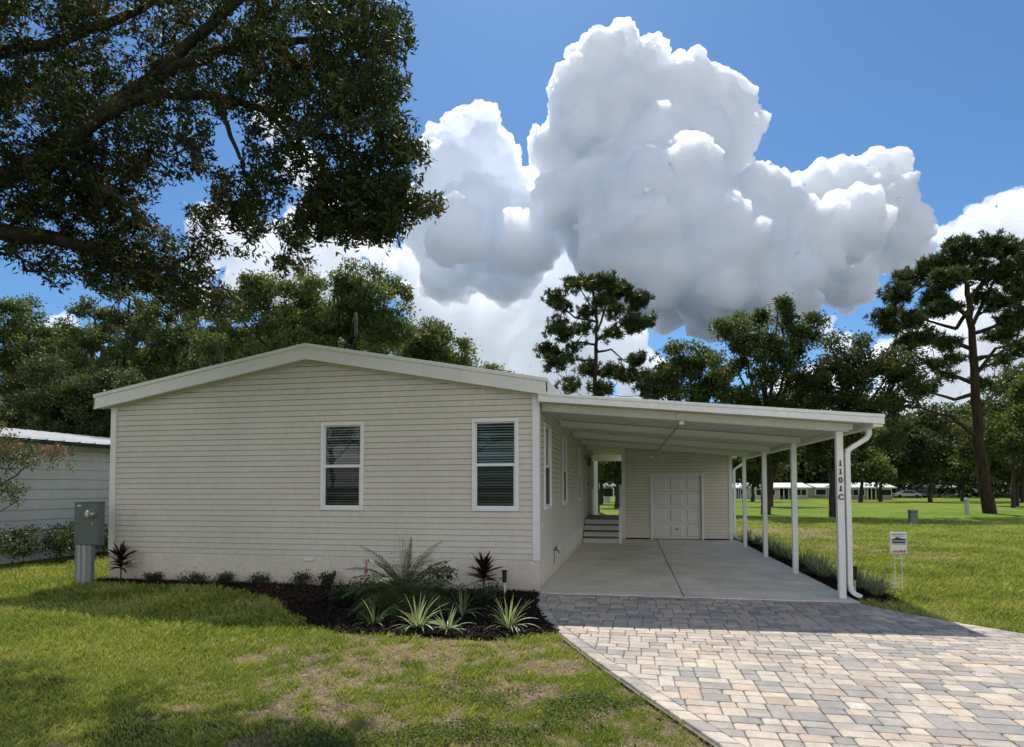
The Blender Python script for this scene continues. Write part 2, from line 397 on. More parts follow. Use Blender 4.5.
me.loops.add(len(Q)); me.loops.foreach_set('vertex_index', Q.astype(np.int32))
me.polygons.add(len(Q)//4); me.polygons.foreach_set('loop_start', np.arange(0, len(Q), 4, dtype=np.int32)); me.polygons.foreach_set('loop_total', np.full(len(Q)//4, 4, dtype=np.int32))
me.update(calc_edges=True)
at = me.attributes.new('dirt', 'FLOAT', 'POINT'); at.data.foreach_set('value', dd.astype(np.float32).ravel())
tag(link('ground', me, 'ground', smooth=True), kind='structure')

# ------------------------------------------------------------------ grass blades
def grass():
    N = 760000
    u = rng.uniform(-170, 1200, N); D = 3.3*np.exp(rng.uniform(0, math.log(32/3.3), N))
    a = (u-512)/F; c, s = math.cos(YAW), math.sin(YAW)
    x = CAM[0]+(c*a-s)*D; y = CAM[1]+(s*a+c)*D
    d = dirt(x, y)
    edge = .05*(rng.random(N)-.5)
    keep = ~in_bed(x+edge, y+edge) & ~in_pave(x+edge*.9, y+edge*.6) & ~in_solid(x, y) & (rng.random(N) > d*.66)
    keep &= rng.random(N) < np.clip(.35+1.6*fbm(x*2.6, y*2.6, 4)-.25, .2, 1)
    x, y, D, d = x[keep], y[keep], D[keep], d[keep]; n = len(x)
    k = np.clip(D/5.5, .75, 3.2)
    hgt = rng.uniform(.014, .052, n)*(.55+1.0*fbm(x*1.9, y*1.9, 3))*np.clip(k, 1, 1.7)*(1-.35*d)
    wd = rng.uniform(.0035, .0068, n)*k
    th = rng.uniform(0, 2*math.pi, n); lean = rng.uniform(.15, 1.1, n)*hgt; z = gz(x, y)-.006
    cx, sx = np.cos(th), np.sin(th); ph = th+rng.uniform(.9, 2.2, n)
    V = np.empty((n, 4, 3))
    V[:, 0] = np.stack([x-cx*wd/2, y-sx*wd/2, z], 1); V[:, 1] = np.stack([x+cx*wd/2, y+sx*wd/2, z], 1)
    lx, ly = np.cos(ph)*lean, np.sin(ph)*lean
    V[:, 2] = np.stack([x+cx*wd*.45+lx*.4, y+sx*wd*.45+ly*.4, z+hgt*.65], 1); V[:, 3] = np.stack([x+lx, y+ly, z+hgt], 1)
    straw = rng.random(n) < .02+.3*d
    tone = .02+.85*fbm(x*1.3+4, y*1.3, 4)+rng.normal(0, .19, n)+.25*d
    tone[straw] = rng.uniform(.88, 1, straw.sum()); V[straw, 2:, 2] = z[straw, None]+(V[straw, 2:, 2]-z[straw, None])*.5
    o = npmesh('grass', V.reshape(-1, 3), 4, 'blade', None, tone)
    tag(o, 'green St Augustine lawn grass growing across the yard', 'grass', kind='stuff')
grass()

def weeds():
    V = []; cen = [(PG(480, 690), .55), (PG(560, 700), .45), (PG(430, 735), .4), (PG(600, 690), .3), (PG(330, 740), .35), (PG(520, 725), .5), (PG(930, 640), .5)]
    ps = []
    for p, r_ in cen: ps.append(p[:2]+rng.normal(0, r_*.55, (2600, 2)))
    ps = np.concatenate(ps); ps = ps[(~in_bed(ps[:, 0], ps[:, 1]) & ~in_pave(ps[:, 0], ps[:, 1])) & (fbm(ps[:, 0]*3, ps[:, 1]*3, 3) > .47)]; n = len(ps)
    pos = np.stack([ps[:, 0], ps[:, 1], gz(ps[:, 0], ps[:, 1])+rng.uniform(.004, .035, n)], 1); d = rng.normal(size=(n, 3)); d[:, 2] = np.abs(d[:, 2])*.3
    o = leaves('clover', pos, d, rng.uniform(.012, .028, n), rng.uniform(.012, .02, n), 'leaf_olive', None, rng.normal(.55, .2, n)); tag(o, 'dark green clover and creeping weeds in the thin lawn', 'weeds', kind='stuff')
    n = 140; x = rng.uniform(-6, 2.3, n); y = rng.uniform(-6, -1, n); k = ~in_bed(x, y) & ~in_pave(x, y); x, y = x[k], y[k]; n = len(x); d = rng.normal(size=(n, 3)); d[:, 2] *= .2
    o = leaves('fallen_leaves', np.stack([x, y, gz(x, y)+.035], 1), d, rng.uniform(.03, .07, n), rng.uniform(.015, .03, n), 'mulch_chip', None, rng.uniform(.85, 1, n)); tag(o, 'dry brown leaves scattered over the front lawn', 'leaves', kind='stuff')
weeds()

# ------------------------------------------------------------------ slab, pavers
m = MB(); m.box(0.002, 4.5, -.03, 9.99, -.15, 0.0)
tag(m.build('carport_slab', 'concrete', bev=.01), kind='structure')
m = MB(); m.box(2.135, 2.147, -.02, 9.98, .0, .004)
for yy in (3.3, 6.6): pass
tag(m.build('slab_joint', 'joint'), kind='structure')
m = MB()
ys = np.arange(0, -12.01, -.25)
for a, b2 in zip(ys[:-1], ys[1:]):
    m.poly([(fl(a)-.02, a-.03, -.022), (fl(b2)-.02, b2-.03, -.022), (fr_(b2)+.02, b2-.03, -.022), (fr_(a)+.02, a-.03, -.022)])
tag(m.build('driveway_bed', 'sand_joint'), kind='structure')

def clipline(poly, p, q):
    """keep the left side of p->q"""
    out = []; dx, dy = q[0]-p[0], q[1]-p[1]
    sd = [dx*(a[1]-p[1])-dy*(a[0]-p[0]) for a in poly]
    for i in range(len(poly)):
        j = (i+1) % len(poly)
        if sd[i] >= 0: out.append(poly[i])
        if sd[i]*sd[j] < 0:
            t = sd[i]/(sd[i]-sd[j]); out.append((poly[i][0]+(poly[j][0]-poly[i][0])*t, poly[i][1]+(poly[j][1]-poly[i][1])*t))
    return out

pv = MB()
def paver(poly, tone, dz=0.):
    if len(poly) < 3: return
    q = []   # tumbled corners
    for i in range(len(poly)):
        a, b_, c_ = poly[i-1], poly[i], poly[(i+1) % len(poly)]
        la, lc = math.dist(a, b_), math.dist(b_, c_); t = random.uniform(.007, .015)
        if la > .05 and lc > .05: q += [(b_[0]+(a[0]-b_[0])*t/la, b_[1]+(a[1]-b_[1])*t/la), (b_[0]+(c_[0]-b_[0])*t/lc, b_[1]+(c_[1]-b_[1])*t/lc)]
        else: q.append(b_)
    poly = q
    cx = sum(p[0] for p in poly)/len(poly); cy = sum(p[1] for p in poly)/len(poly)
    ar = abs(sum(poly[i][0]*poly[(i+1) % len(poly)][1]-poly[(i+1) % len(poly)][0]*poly[i][1] for i in range(len(poly))))/2
    if ar < .0012: return
    k = len(pv.v); n = len(poly); h = -.006+random.uniform(-.002, .002)+dz; tx, ty = random.uniform(-.012, .012), random.uniform(-.012, .012)
    def rel(p, ins, z):
        dx, dy = p[0]-cx, p[1]-cy; L = math.hypot(dx, dy); f = max(0, (L-ins*1.41)/L)
        return (cx+dx*f, cy+dy*f, z+dx*tx+dy*ty)
    for ins, z in ((.0025, -.04), (.0025, h-.006), (.009, h)):
        for p in poly: pv.v.append(rel(p, ins+random.uniform(0, .0015), z))
    for r in range(2):
        for i in range(n):
            j = (i+1) % n; pv.f.append((k+r*n+i, k+r*n+j, k+(r+1)*n+j, k+(r+1)*n+i)); pv.t.append(tone)
    pv.f.append(tuple(k+2*n+i for i in range(n))); pv.t.append(tone)
BW = .15
y = -.035; row = 0
while y > -11:
    # bands two units high: filled with whole stones, pairs of half stones, in a random ashlar
    h1, h2 = random.choice([(.125, .125), (.125, .165), (.165, .125)])
    x = fl(y)-.1-random.random()*.2; xe = fr_(y-h1-h2)+.3
    while x < xe:
        kind = random.random(); blocks = []
        if kind < .22: wd = random.choice([.125, .165]); blocks = [(x, x+wd, y, y-h1-h2)] if random.random() < .35 else [(x, x+wd, y, y-h1), (x, x+wd, y-h1, y-h1-h2)]
        elif kind < .75: wd = random.choice([.165, .20, .245]); blocks = [(x, x+wd, y, y-h1), (x, x+wd, y-h1, y-h1-h2)]
        else:
            wd = .33; s1 = random.choice([.125, .165, .205]); s2 = random.choice([.125, .165, .205]); blocks = [(x, x+s1, y, y-h1), (x+s1, x+wd, y, y-h1), (x, x+s2, y-h1, y-h1-h2), (x+s2, x+wd, y-h1, y-h1-h2)]
        for x0, x1, ya, yb in blocks:
            if x1 < fl(yb)-.1 or x0 > fr_(yb)+.6: continue
            q = [(x0, yb), (x1, yb), (x1, ya), (x0, ya)]
            q = clipline(q, (fl(ya)+BW, ya), (fl(yb)+BW, yb)); 
            if len(q) >= 3: q = clipline(q, (fr_(yb)-BW, yb), (fr_(ya)-BW, ya))
            cxm, cym = (x0+x1)/2, (ya+yb)/2
            base = float(fbm(np.array(cxm*.45), np.array(cym*.45), 3))
            t = random.random()
            tone = (random.uniform(0, .25) if t < .26+(.5-base)*.9 else random.uniform(.3, .62) if t < .72 else random.uniform(.62, 1))
            paver(q, tone)
        x += wd
    y -= h1+h2
# border course along both edges
for fx, sgn in ((fl, 1), (fr_, -1)):
    yy = -.035
    while yy > -10.8:
        slope = (fx(yy-.1)-fx(yy))/-.1; st = .2/math.sqrt(1+slope**2); yb = yy-st
        q = [(fx(yy), yy), (fx(yb), yb), (fx(yb)+sgn*BW, yb), (fx(yy)+sgn*BW, yy)]
        if sgn < 0: q = q[::-1]
        paver(q, random.choice([.2, .3, .45, .5, .6, .15]), .001); yy = yb
o = pv.build('paver_driveway', 'paver', tone=True); tag(o, kind='structure')

# street behind the viewer
m = MB(); m.box(-60, 60, -19.5, -12.6, -.06, -.02); tag(m.build('street', 'asphalt'), kind='structure')
m = MB(); m.box(-60, 60, -12.59, -12.05, -.06, .0); tag(m.build('street_gutter', 'street_concrete'), kind='structure')

# ------------------------------------------------------------------ mulch beds
def mulch(name, inside, x0, x1, y0, y1, n, red):
    mm = MB(); st = .12
    for a in np.arange(x0, x1, st):
        for b2 in np.arange(y0, y1, st):
            if inside(np.array(a+st/2), np.array(b2+st/2)):
                mm.poly([(p, q, -.018+.03*float(fbm(np.array(p*3), np.array(q*3), 2))) for p, q in ((a, b2), (a+st, b2), (a+st, b2+st), (a, b2+st))])
    o = mm.build(name, 'mulch_base'); tag(o, kind='structure')
    x = rng.uniform(x0, x1, n*3); y = rng.uniform(y0, y1, n*3); k = inside(x+rng.normal(0, .03, n*3), y+rng.normal(0, .03, n*3)) & ~in_pave(x-.01, y); x, y = x[k][:n], y[k][:n]
    z = -.012+.03*fbm(x*3, y*3, 2)+rng.uniform(0, .02, len(x))
    d = rng.normal(size=(len(x), 3)); d[:, 2] *= .35
    tone = rng.beta(1.5, 3, len(x)); 
    if red: tone = tone+.45*sstep(-2.6, -3.3, x)*sstep(-5.2, -4.2, x)*rng.random(len(x))
    o = leaves('mulch_chips', np.stack([x, y, z], 1), d, rng.uniform(.02, .06, len(x))*rng.choice([.7, 1, 1.6], len(x)), rng.uniform(.008, .028, len(x)), 'mulch_chip', None, tone)
    tag(o, 'dark shredded bark chips covering the '+('planting bed below the front wall' if red else 'strip beside the carport slab'), 'mulch', kind='stuff')
mulch('mulch_bed', in_bed, -7.8, .7, -3.1, 0, 22000, True)
mulch('mulch_strip', lambda x, y: (x > 4.5) & (x < 5.02+.05*np.sin(y*3)) & (y > .15) & (y < 9.6), 4.5, 5.1, .1, 9.7, 9000, False)

# ------------------------------------------------------------------ house
def siding(mb, O, U, Nn, x0, x1, z0, top, holes=(), pitch=.092, lip=.017, brk=()):
    """lap siding strips on a wall; O origin, U horizontal axis, Nn outward normal, top(x) height; holes = (x0, x1, z0, z1)"""
    O, U, Nn = Vector(O), Vector(U), Vector(Nn); zmax = max(top(x) for x in (x0, x1, *brk))
    xs = sorted({x0, x1, *brk, *np.arange(x0+.45, x1, .61).tolist(), *[h[0] for h in holes], *[h[1] for h in holes]}); xs = [x for x in xs if x0 <= x <= x1]
    n = int(math.ceil((zmax-z0)/pitch)); slot = .0038+pitch*.012
    for a, b2 in zip(xs[:-1], xs[1:]):
        mid = (a+b2)/2; hs_ = [h for h in holes if h[0] < mid < h[1]]
        for i in range(n):
            zl, zh = z0+i*pitch, z0+(i+1)*pitch
            segs = [(zl, zh-slot)]
            for h in hs_:
                ns = []
                for s0, s1 in segs:
                    if s1 <= h[2] or s0 >= h[3]: ns.append((s0, s1)); continue
                    if s0 < h[2]: ns.append((s0, h[2]))
                    if s1 > h[3]: ns.append((h[3], s1))
                segs = ns
            for s0, s1 in segs:
                q = [(a, s0), (b2, s0), (b2, s1), (a, s1)]
                q = clipline(q, (b2, top(b2)), (a, top(a)))
                if len(q) < 3: continue
                off = lambda px_, z: lip*(1-(z-zl)/pitch)+.0022*math.sin(px_*2.3+i*1.9)*math.sin(px_*.9+i*.7+1)
                # drop profile: short rounded shoulder then flat face
                mb.poly([O+U*p[0]+Vector((0, 0, p[1]))+Nn*off(p[0], p[1]) for p in q])
                if abs(s0-zl) < 1e-6 and i and min(top(a), top(b2)) > zl:
                    mb.poly([O+U*a+Vector((0, 0, zl)), O+U*b2+Vector((0, 0, zl)), O+U*b2+Vector((0, 0, zl))+Nn*lip, O+U*a+Vector((0, 0, zl))+Nn*lip][::-1])

W = 7.6; PX = -3.8; PZ = 3.72; EZ = 3.04; S0 = .485; LEN = 17.
gt = lambda x: EZ+(PZ-EZ)*(1-abs(x-PX)/3.8)
house = thing('manufactured_house', 'beige lap-sided single-storey house with low gable front and two tall windows', 'house', (PX, 0, 0))
wz0, wz1 = 1.226, 2.665
FW = [(-3.60, -2.85), (-1.04, -.30)]
SW = [(.62, 1.43), (3.37, 4.15), (7.2, 7.95)]
m = MB(); siding(m, (0, 0, 0), (1, 0, 0), (0, -1, 0), -W+.01, -.01, S0, gt, [(a+.02, b2-.02, wz0+.02, wz1-.02) for a, b2 in FW], brk=(PX,))
m.build('front_wall', 'siding', house)
door_hole = (10.35, 11.3, .76, 2.80)
m = MB(); siding(m, (0, 0, 0), (0, 1, 0), (1, 0, 0), .01, LEN, S0, lambda x: EZ, [(a+.02, b2-.02, wz0+.02, wz1-.02) for a, b2 in SW]+[door_hole, (13.2, 13.9, 1.5, 2.6)])
m.build('side_wall', 'siding', house)
m = MB(); siding(m, (-W, 0, 0), (0, 1, 0), (-1, 0, 0), .01, LEN, S0, lambda x: EZ); siding(m, (0, LEN, 0), (-1, 0, 0), (0, 1, 0), .01, W-.01, S0, lambda x: gt(-x), brk=(3.8,))
m.build('rear_wall', 'siding', house)
# stucco skirt, slightly set out
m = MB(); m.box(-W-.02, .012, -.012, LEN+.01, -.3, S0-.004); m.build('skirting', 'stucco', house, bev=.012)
# interior darkness behind the panes
m = MB(); m.box(-W+.16, -.16, .16, LEN-.16, S0, EZ-.1); m.build('interior', 'dark_room', house)

def window(parent, O, U, Nn, wd, z0, z1, blind_open=.5):
    """double-hung window: frame standing proud of the siding, two sashes, blinds"""
    O, U, Nn = Vector(O), Vector(U), Vector(Nn); Zv = Vector((0, 0, 1))
    def bx(mb, a, b2, c, d, n0, n1):
        mb.hexa([O+U*a+Zv*c+Nn*n0, O+U*b2+Zv*c+Nn*n0, O+U*b2+Zv*c+Nn*n1, O+U*a+Zv*c+Nn*n1, O+U*a+Zv*d+Nn*n0, O+U*b2+Zv*d+Nn*n0, O+U*b2+Zv*d+Nn*n1, O+U*a+Zv*d+Nn*n1])
    wn = thing('window', None, None, O+U*wd/2+Zv*z0); wn.parent = parent
    wn.location = Vector(wn.location)-Vector(parent.location)
    t = .05; zm = z0+(z1-z0)*.5
    mb = MB()
    bx(mb, 0, t, z0, z1, -.08, .032); bx(mb, wd-t, wd, z0, z1, -.08, .032); bx(mb, t, wd-t, z1-t, z1, -.08, .034); bx(mb, t, wd-t, z0, z0+t, -.08, .036)
    bx(mb, t, wd-t, zm-.022, zm+.022, -.05, .018)
    bx(mb, t, t+.022, zm+.022, z1-t, -.05, .002); bx(mb, wd-t-.022, wd-t, zm+.022, z1-t, -.05, .002); bx(mb, t+.022, wd-t-.022, z1-t-.02, z1-t, -.05, .002)
    bx(mb, t, t+.03, z0+t, zm-.022, -.05, .012); bx(mb, wd-t-.03, wd-t, z0+t, zm-.022, -.05, .012); bx(mb, t+.03, wd-t-.03, z0+t, z0+t+.032, -.05, .012)
    mb.build('frame', 'vinyl_frame', wn, bev=.004)
    def pane(nm, mat, a, b2, c, d, n0):
        q = MB(); q.poly([O+U*a+Zv*c+Nn*n0, O+U*b2+Zv*c+Nn*n0, O+U*b2+Zv*d+Nn*n0, O+U*a+Zv*d+Nn*n0]); q.build(nm, mat, wn)
    pane('pane', 'glass', t+.01, wd-t-.01, zm, z1-t, -.018)
    pane('pane', 'glass', t+.01, wd-t-.01, z0+t, zm, -.006)
    pane('insect_screen', 'screen', t+.02, wd-t-.02, z0+t+.01, zm-.01, .006)
    mb = MB(); z = z0+t+.02; i = 0
    while z < z1-t:
        tilt = .011+.004*math.sin(i*1.7); i += 1
        a, b2 = O+U*(t+.012)+Zv*z, O+U*(wd-t-.012)+Zv*z
        p = [a-Nn*.045-Zv*tilt, b2-Nn*.045-Zv*tilt, b2-Nn*.078+Zv*tilt, a-Nn*.078+Zv*tilt]
        mb.poly(p); z += .042
    mb.build('blinds', 'blind', wn)
    return wn
for a, b2 in FW: window(house, (a, -.0, 0), (1, 0, 0), (0, -1, 0), b2-a, wz0, wz1)
for a, b2 in SW: window(house, (0, a, 0), (0, 1, 0), (1, 0, 0), b2-a, wz0, wz1)
window(house, (0, 13.2, 0), (0, 1, 0), (1, 0, 0), .7, 1.5, 2.6)

# corner trims
m = MB(); m.box(-.085, .028, -.030, .085, S0-.01, EZ); m.build('corner_trim', 'white_trim', house, bev=.006)
m = MB(); m.box(-W-.03, -W+.085, -.028, .085, S0-.01, EZ); m.build('corner_trim', 'white_trim', house, bev=.006)
# starter strip under the siding
# roof slabs with rake fascia; overhang 0.2
ov = .2; RX0, RX1 = -W-.2, .16
def rz(x): return PZ+.22-(PZ-EZ)/3.8*abs(x-PX)
for nm in ('roof',):
    m = MB()
    for x0, x1 in ((RX0, PX), (PX, RX1)):
        m.hexa([(x0, -ov+.03, rz(x0)-.06), (x1, -ov+.03, rz(x1)-.06), (x1, LEN+.3, rz(x1)-.06), (x0, LEN+.3, rz(x0)-.06),
                (x0, -ov+.03, rz(x0)-.008), (x1, -ov+.03, rz(x1)-.008), (x1, LEN+.3, rz(x1)-.008), (x0, LEN+.3, rz(x0)-.008)])
    m.build('roof', 'shingle', house)
m = MB()
for x0, x1 in ((RX0-.02, PX), (PX, RX1+.02)):
    for d0, d1, ya in ((-.245, -.04, -ov), (-.045, .012, -ov-.018)):
        m.hexa([(x0, ya, rz(x0)+d0), (x1, ya, rz(x1)+d0), (x1, ya+.03, rz(x1)+d0), (x0, ya+.03, rz(x0)+d0),
                (x0, ya, rz(x0)+d1), (x1, ya, rz(x1)+d1), (x1, ya+.03, rz(x1)+d1), (x0, ya+.03, rz(x0)+d1)])
m.build('rake_fascia', 'fascia_white', house, bev=.003)
m = MB()
for x0, x1 in ((RX0, PX), (PX, RX1)):
    m.hexa([(x0, -ov+.03, rz(x0)-.225), (x1, -ov+.03, rz(x1)-.225), (x1, .0, rz(x1)-.225), (x0, .0, rz(x0)-.225),
            (x0, -ov+.03, rz(x0)-.215), (x1, -ov+.03, rz(x1)-.215), (x1, .0, rz(x1)-.215), (x0, .0, rz(x0)-.215)])
m.box(RX0, -W, 0, LEN, EZ+.02, EZ+.03); m.box(0, RX1, 0, LEN, EZ+.03, EZ+.04)
m.build('soffit', 'white_trim', house)
m = MB(); m.box(RX0-.022, RX0+.005, -ov, LEN+.3, rz(RX0)-.2, rz(RX0)); m.box(RX1-.005, RX1+.022, -ov, LEN+.3, rz(RX1)-.2, rz(RX1))
m.build('eave_fascia', 'fascia_white', house, bev=.003)
# frieze under the gable siding top
m = MB()
for x0, x1 in ((-W, PX), (PX, 0)):
    m.hexa([(x0, -.022, gt(x0)-.05), (x1, -.022, gt(x1)-.05), (x1, -.002, gt(x1)-.05), (x0, -.002, gt(x0)-.05),
            (x0, -.022, gt(x0)+.02), (x1, -.022, gt(x1)+.02), (x1, -.002, gt(x1)+.02), (x0, -.002, gt(x0)+.02)])
m.build('frieze', 'siding', house)
# small fittings
m = MB(); m.box(-3.88, -3.70, -.045, -.012, .40, .445); m.build('vent_hood', 'white_trim', house, bev=.006)
m = MB(); m.box(-7.2, -7.1, -.04, -.012, .26, .36); m.build('outlet_cover', 'white_trim', house, bev=.006)
m = MB(); m.box(.012, .03, .27, .34, .96, 1.02); m.build('outlet_cover', 'white_trim', house, bev=.004)
m = MB(); m.tube([(.012, 1.8, .46), (.09, 1.8, .46), (.11, 1.8, .41)], .013); m.tube([(.06, 1.75, .5), (.06, 1.85, .5)], .02); m.tube([(.06, 1.8, .46), (.06, 1.8, .5)], .008)
m.tube([(.03, 1.8, .46), (.022, 1.8, .2)], .006); m.build('hose_bib', 'brass', house)
# door on the porch and lantern
dr = thing('door', None, None); dr.parent = house; dr.location = Vector((0, 10.8, .76))-Vector((PX, 0, 0))
m = MB(); m.box(-.04, -.01, 10.40, 11.25, .77, 2.78); m.build('door_leaf', 'door_white', dr, bev=.004)
m = MB(); m.box(-.03, .03, 10.30, 10.40, .76, 2.84); m.box(-.03, .03, 11.25, 11.35, .76, 2.84); m.box(-.03, .032, 10.40, 11.25, 2.78, 2.84); m.build('door_frame', 'white_trim', dr, bev=.004)
m = MB(); m.box(-.012, -.004, 10.6, 11.05, 1.7, 2.6); m.build('door_glass', 'glass', dr)
m = MB(); m.tube([(-.01, 10.48, 1.72), (.06, 10.48, 1.72)], .025); m.build('handle', 'brass', dr)
lt = thing('lantern', None, None); lt.parent = house; lt.location = Vector((.08, 9.95, 2.5))-Vector((PX, 0, 0))
m = MB(); m.tube([(.01, 9.95, 2.55), (.12, 9.95, 2.58), (.12, 9.95, 2.5)], .012); m.tube([(.12, 9.95, 2.5), (.12, 9.95, 2.46)], [.02, .075]); m.tube([(.12, 9.95, 2.27), (.12, 9.95, 2.25)], [.05, .04])
for k in range(6):
    t = k*math.pi/3; m.tube([(.12+.065*math.cos(t), 9.95+.065*math.sin(t), 2.46), (.12+.045*math.cos(t), 9.95+.045*math.sin(t), 2.27)], .006, 5)
m.box(.008, .022, 9.9, 10.0, 2.44, 2.64); m.build('lantern_cage', 'black_plastic', lt)
m = MB(); m.tube([(.12, 9.95, 2.28), (.12, 9.95, 2.44)], [.035, .05]); m.build('lantern_glass', 'glass', lt)

# ------------------------------------------------------------------ carport
XE = 4.80; CY0 = -.17; CY1 = 10.0
cz = lambda x: 3.03-.0935*x       # roof top
cp = thing('carport', 'white metal carport roof on slim posts, attached to the right side of the house', 'carport', (4.35, .26, 0))
m = MB()
# pan roof: flat pans with raised ribs running down the slope
yy = CY0+.03; pan = .305
while yy < CY1:
    y1 = min(yy+pan, CY1)
    m.hexa([(.03, yy, cz(.03)-.10), (XE-.12, yy, cz(XE-.12)-.10), (XE-.12, y1, cz(XE-.12)-.10), (.03, y1, cz(.03)-.10),
            (.03, yy, cz(.03)-.085), (XE-.12, yy, cz(XE-.12)-.085), (XE-.12, y1, cz(XE-.12)-.085), (.03, y1, cz(.03)-.085)])
    m.hexa([(.03, yy+.0, cz(.03)-.084), (XE-.12, yy+.0, cz(XE-.12)-.084), (XE-.12, yy+.025, cz(XE-.12)-.084), (.03, yy+.025, cz(.03)-.084),
            (.03, yy+.0, cz(.03)-.03), (XE-.12, yy+.0, cz(XE-.12)-.03), (XE-.12, yy+.025, cz(XE-.12)-.03), (.03, yy+.025, cz(.03)-.03)])
    m.hexa([(.03, yy-.01, cz(.03)-.112), (XE-.12, yy-.01, cz(XE-.12)-.112), (XE-.12, yy+.02, cz(XE-.12)-.112), (.03, yy+.02, cz(.03)-.112),
            (.03, yy-.01, cz(.03)-.101), (XE-.12, yy-.01, cz(XE-.12)-.101), (XE-.12, yy+.02, cz(XE-.12)-.101), (.03, yy+.02, cz(.03)-.101)])
    yy += pan
m.build('roof_pan', 'pan_metal', cp)
def slopebar(mb, x0, x1, y0, y1, d0, d1):
    mb.hexa([(x0, y0, cz(x0)+d0), (x1, y0, cz(x1)+d0), (x1, y1, cz(x1)+d0), (x0, y1, cz(x0)+d0), (x0, y0, cz(x0)+d1), (x1, y0, cz(x1)+d1), (x1, y1, cz(x1)+d1), (x0, y1, cz(x0)+d1)])
m = MB(); slopebar(m, .031, XE+.004, CY0, CY0+.03, -.132, -.04); slopebar(m, .031, XE+.008, CY0-.015, CY0+.03, -.042, .0)
m.build('front_fascia', 'white_metal', cp, bev=.003)
PY = [.258, 2.813, 5.381, 7.92]
for k, yb in enumerate(PY):
    m = MB(); slopebar(m, .03, 4.47, yb-.038, yb+.038, -.218, -.113); slopebar(m, .03, 4.47, yb-.048, yb+.048, -.230, -.219)
    m.build('beam', 'cream_metal', cp, bev=.003)
# gutter along the low side: open channel with a flange
gzv = cz(XE)
m = MB()
m.box(XE-.14, XE, CY0+.031, CY1+.1, gzv-.165, gzv-.155); m.box(XE-.012, XE+.002, CY0+.031, CY1+.1, gzv-.154, gzv-.02); m.box(XE-.14, XE-.128, CY0+.031, CY1+.1, gzv-.154, gzv-.04)
m.box(XE-.02, XE+.014, CY0+.031, CY1+.1, gzv-.018, gzv-.006); m.box(XE-.14, XE+.002, CY0+.031, CY0+.035, gzv-.154, gzv-.02)
m.build('gutter', 'cream_metal', cp, bev=.002)
# side header over the posts
for k, yb in enumerate(PY):
    m = MB(); m.box(4.305, 4.395, yb-.042, yb+.042, .004, cz(4.39)-.232)
    for s_ in (-1, 1):   # fluted edges
        m.box(4.35+s_*.024-.004, 4.35+s_*.024+.004, yb-.0445, yb-.0425, .02, 2.4)
    m.build('post', 'white_metal', cp, bev=.004)
m = MB(); m.box(4.47, 4.53, .22, .3, cz(4.5)-.20, cz(4.5)-.115); m.build('end_bracket', 'white_metal', cp, bev=.004)
def downspout(x, y, xb, z0, foot):
    m = MB(); w_, d_ = .044, .032
    pts = [(x, z0+.03), (x, z0-.08), (x-.035, z0-.135), (xb+.07, z0-.255), (xb+.01, z0-.30), (xb, z0-.37), (xb, .2), (xb+.015, .12), (xb+.05, .075), (xb+foot, .03)]
    k = len(m.v); prev = None
    for i, (px, pz) in enumerate(pts):
        a = pts[max(i-1, 0)]; b2 = pts[min(i+1, len(pts)-1)]
        dx, dz = b2[0]-a[0], b2[1]-a[1]; L = math.hypot(dx, dz); nx_, nz_ = -dz/L, dx/L
        for s1, s2 in ((-1, -1), (1, -1), (1, 1), (-1, 1)):
            m.v.append((px+nx_*d_*s1, y+w_*s2, pz+nz_*d_*s1))
    for i in range(len(pts)-1):
        for j in range(4):
            m.f.append((k+i*4+j, k+i*4+(j+1) % 4, k+(i+1)*4+(j+1) % 4, k+(i+1)*4+j)); m.t.append(0)
    m.f.append((k+3, k+2, k+1, k)); m.t.append(0)
    for yy2 in (.9, 1.9): m.box(xb-.036, xb+.036, y-.05, y-.044, yy2, yy2+.025)
    return m.build('downspout', 'white_metal', cp, bev=.006)
downspout(4.745, .26, 4.455, gzv-.165, .14)
downspout(4.745, 10.12, 4.44, gzv-.165, .16)
# conduit with junction boxes under the beams
m = MB(); m.tube([(2.16, .22, cz(2.16)-.243), (2.14, 8.0, cz(2.14)-.243)], .016, 6); m.build('conduit', 'galv', cp)
for yb in PY:
    m = MB(); m.box(2.09, 2.21, yb-.062, yb-.050, cz(2.15)-.215, cz(2.15)-.12); m.build('splice_plate', 'cream_metal', cp, bev=.003)
for yb in (.16, 7.78):
    m = MB(); m.tube([(2.15, yb, cz(2.15)-.30), (2.15, yb, cz(2.15)-.25)], [.045, .03], 10); m.build('lamp_socket', 'white_metal', cp)
# house number, read downwards on the front post
hn = thing('house_number', None, None); hn.parent = cp; hn.location = Vector((4.35, .22, 1.8))-Vector((4.35, .26, 0))
for k, ch in enumerate('1101C'):
    cu = bpy.data.curves.new('digit', 'FONT'); cu.body = ch; cu.size = .108; cu.extrude = .004; cu.align_x = 'CENTER'; cu.offset = .003
    to = bpy.data.objects.new('digit_tmp', cu); COL.objects.link(to); bpy.context.view_layer.update()
    me = bpy.data.meshes.new_from_object(to); bpy.data.objects.remove(to); zb = 1.895-k*.121
    me.transform(Matrix.Rotation(R(90), 4, 'X')); me.transform(Matrix.Translation((4.35, .211, zb)))
    if ch == '1':
        bm = bmesh.new(); bm.from_mesh(me); bmesh.ops.create_cube(bm, size=1, matrix=Matrix.Translation((4.35, .211, zb+.005)) @ Matrix.Diagonal((.042, .008, .011, 1))); bm.to_mesh(me); bm.free()
    link('digit', me, 'navy', hn)

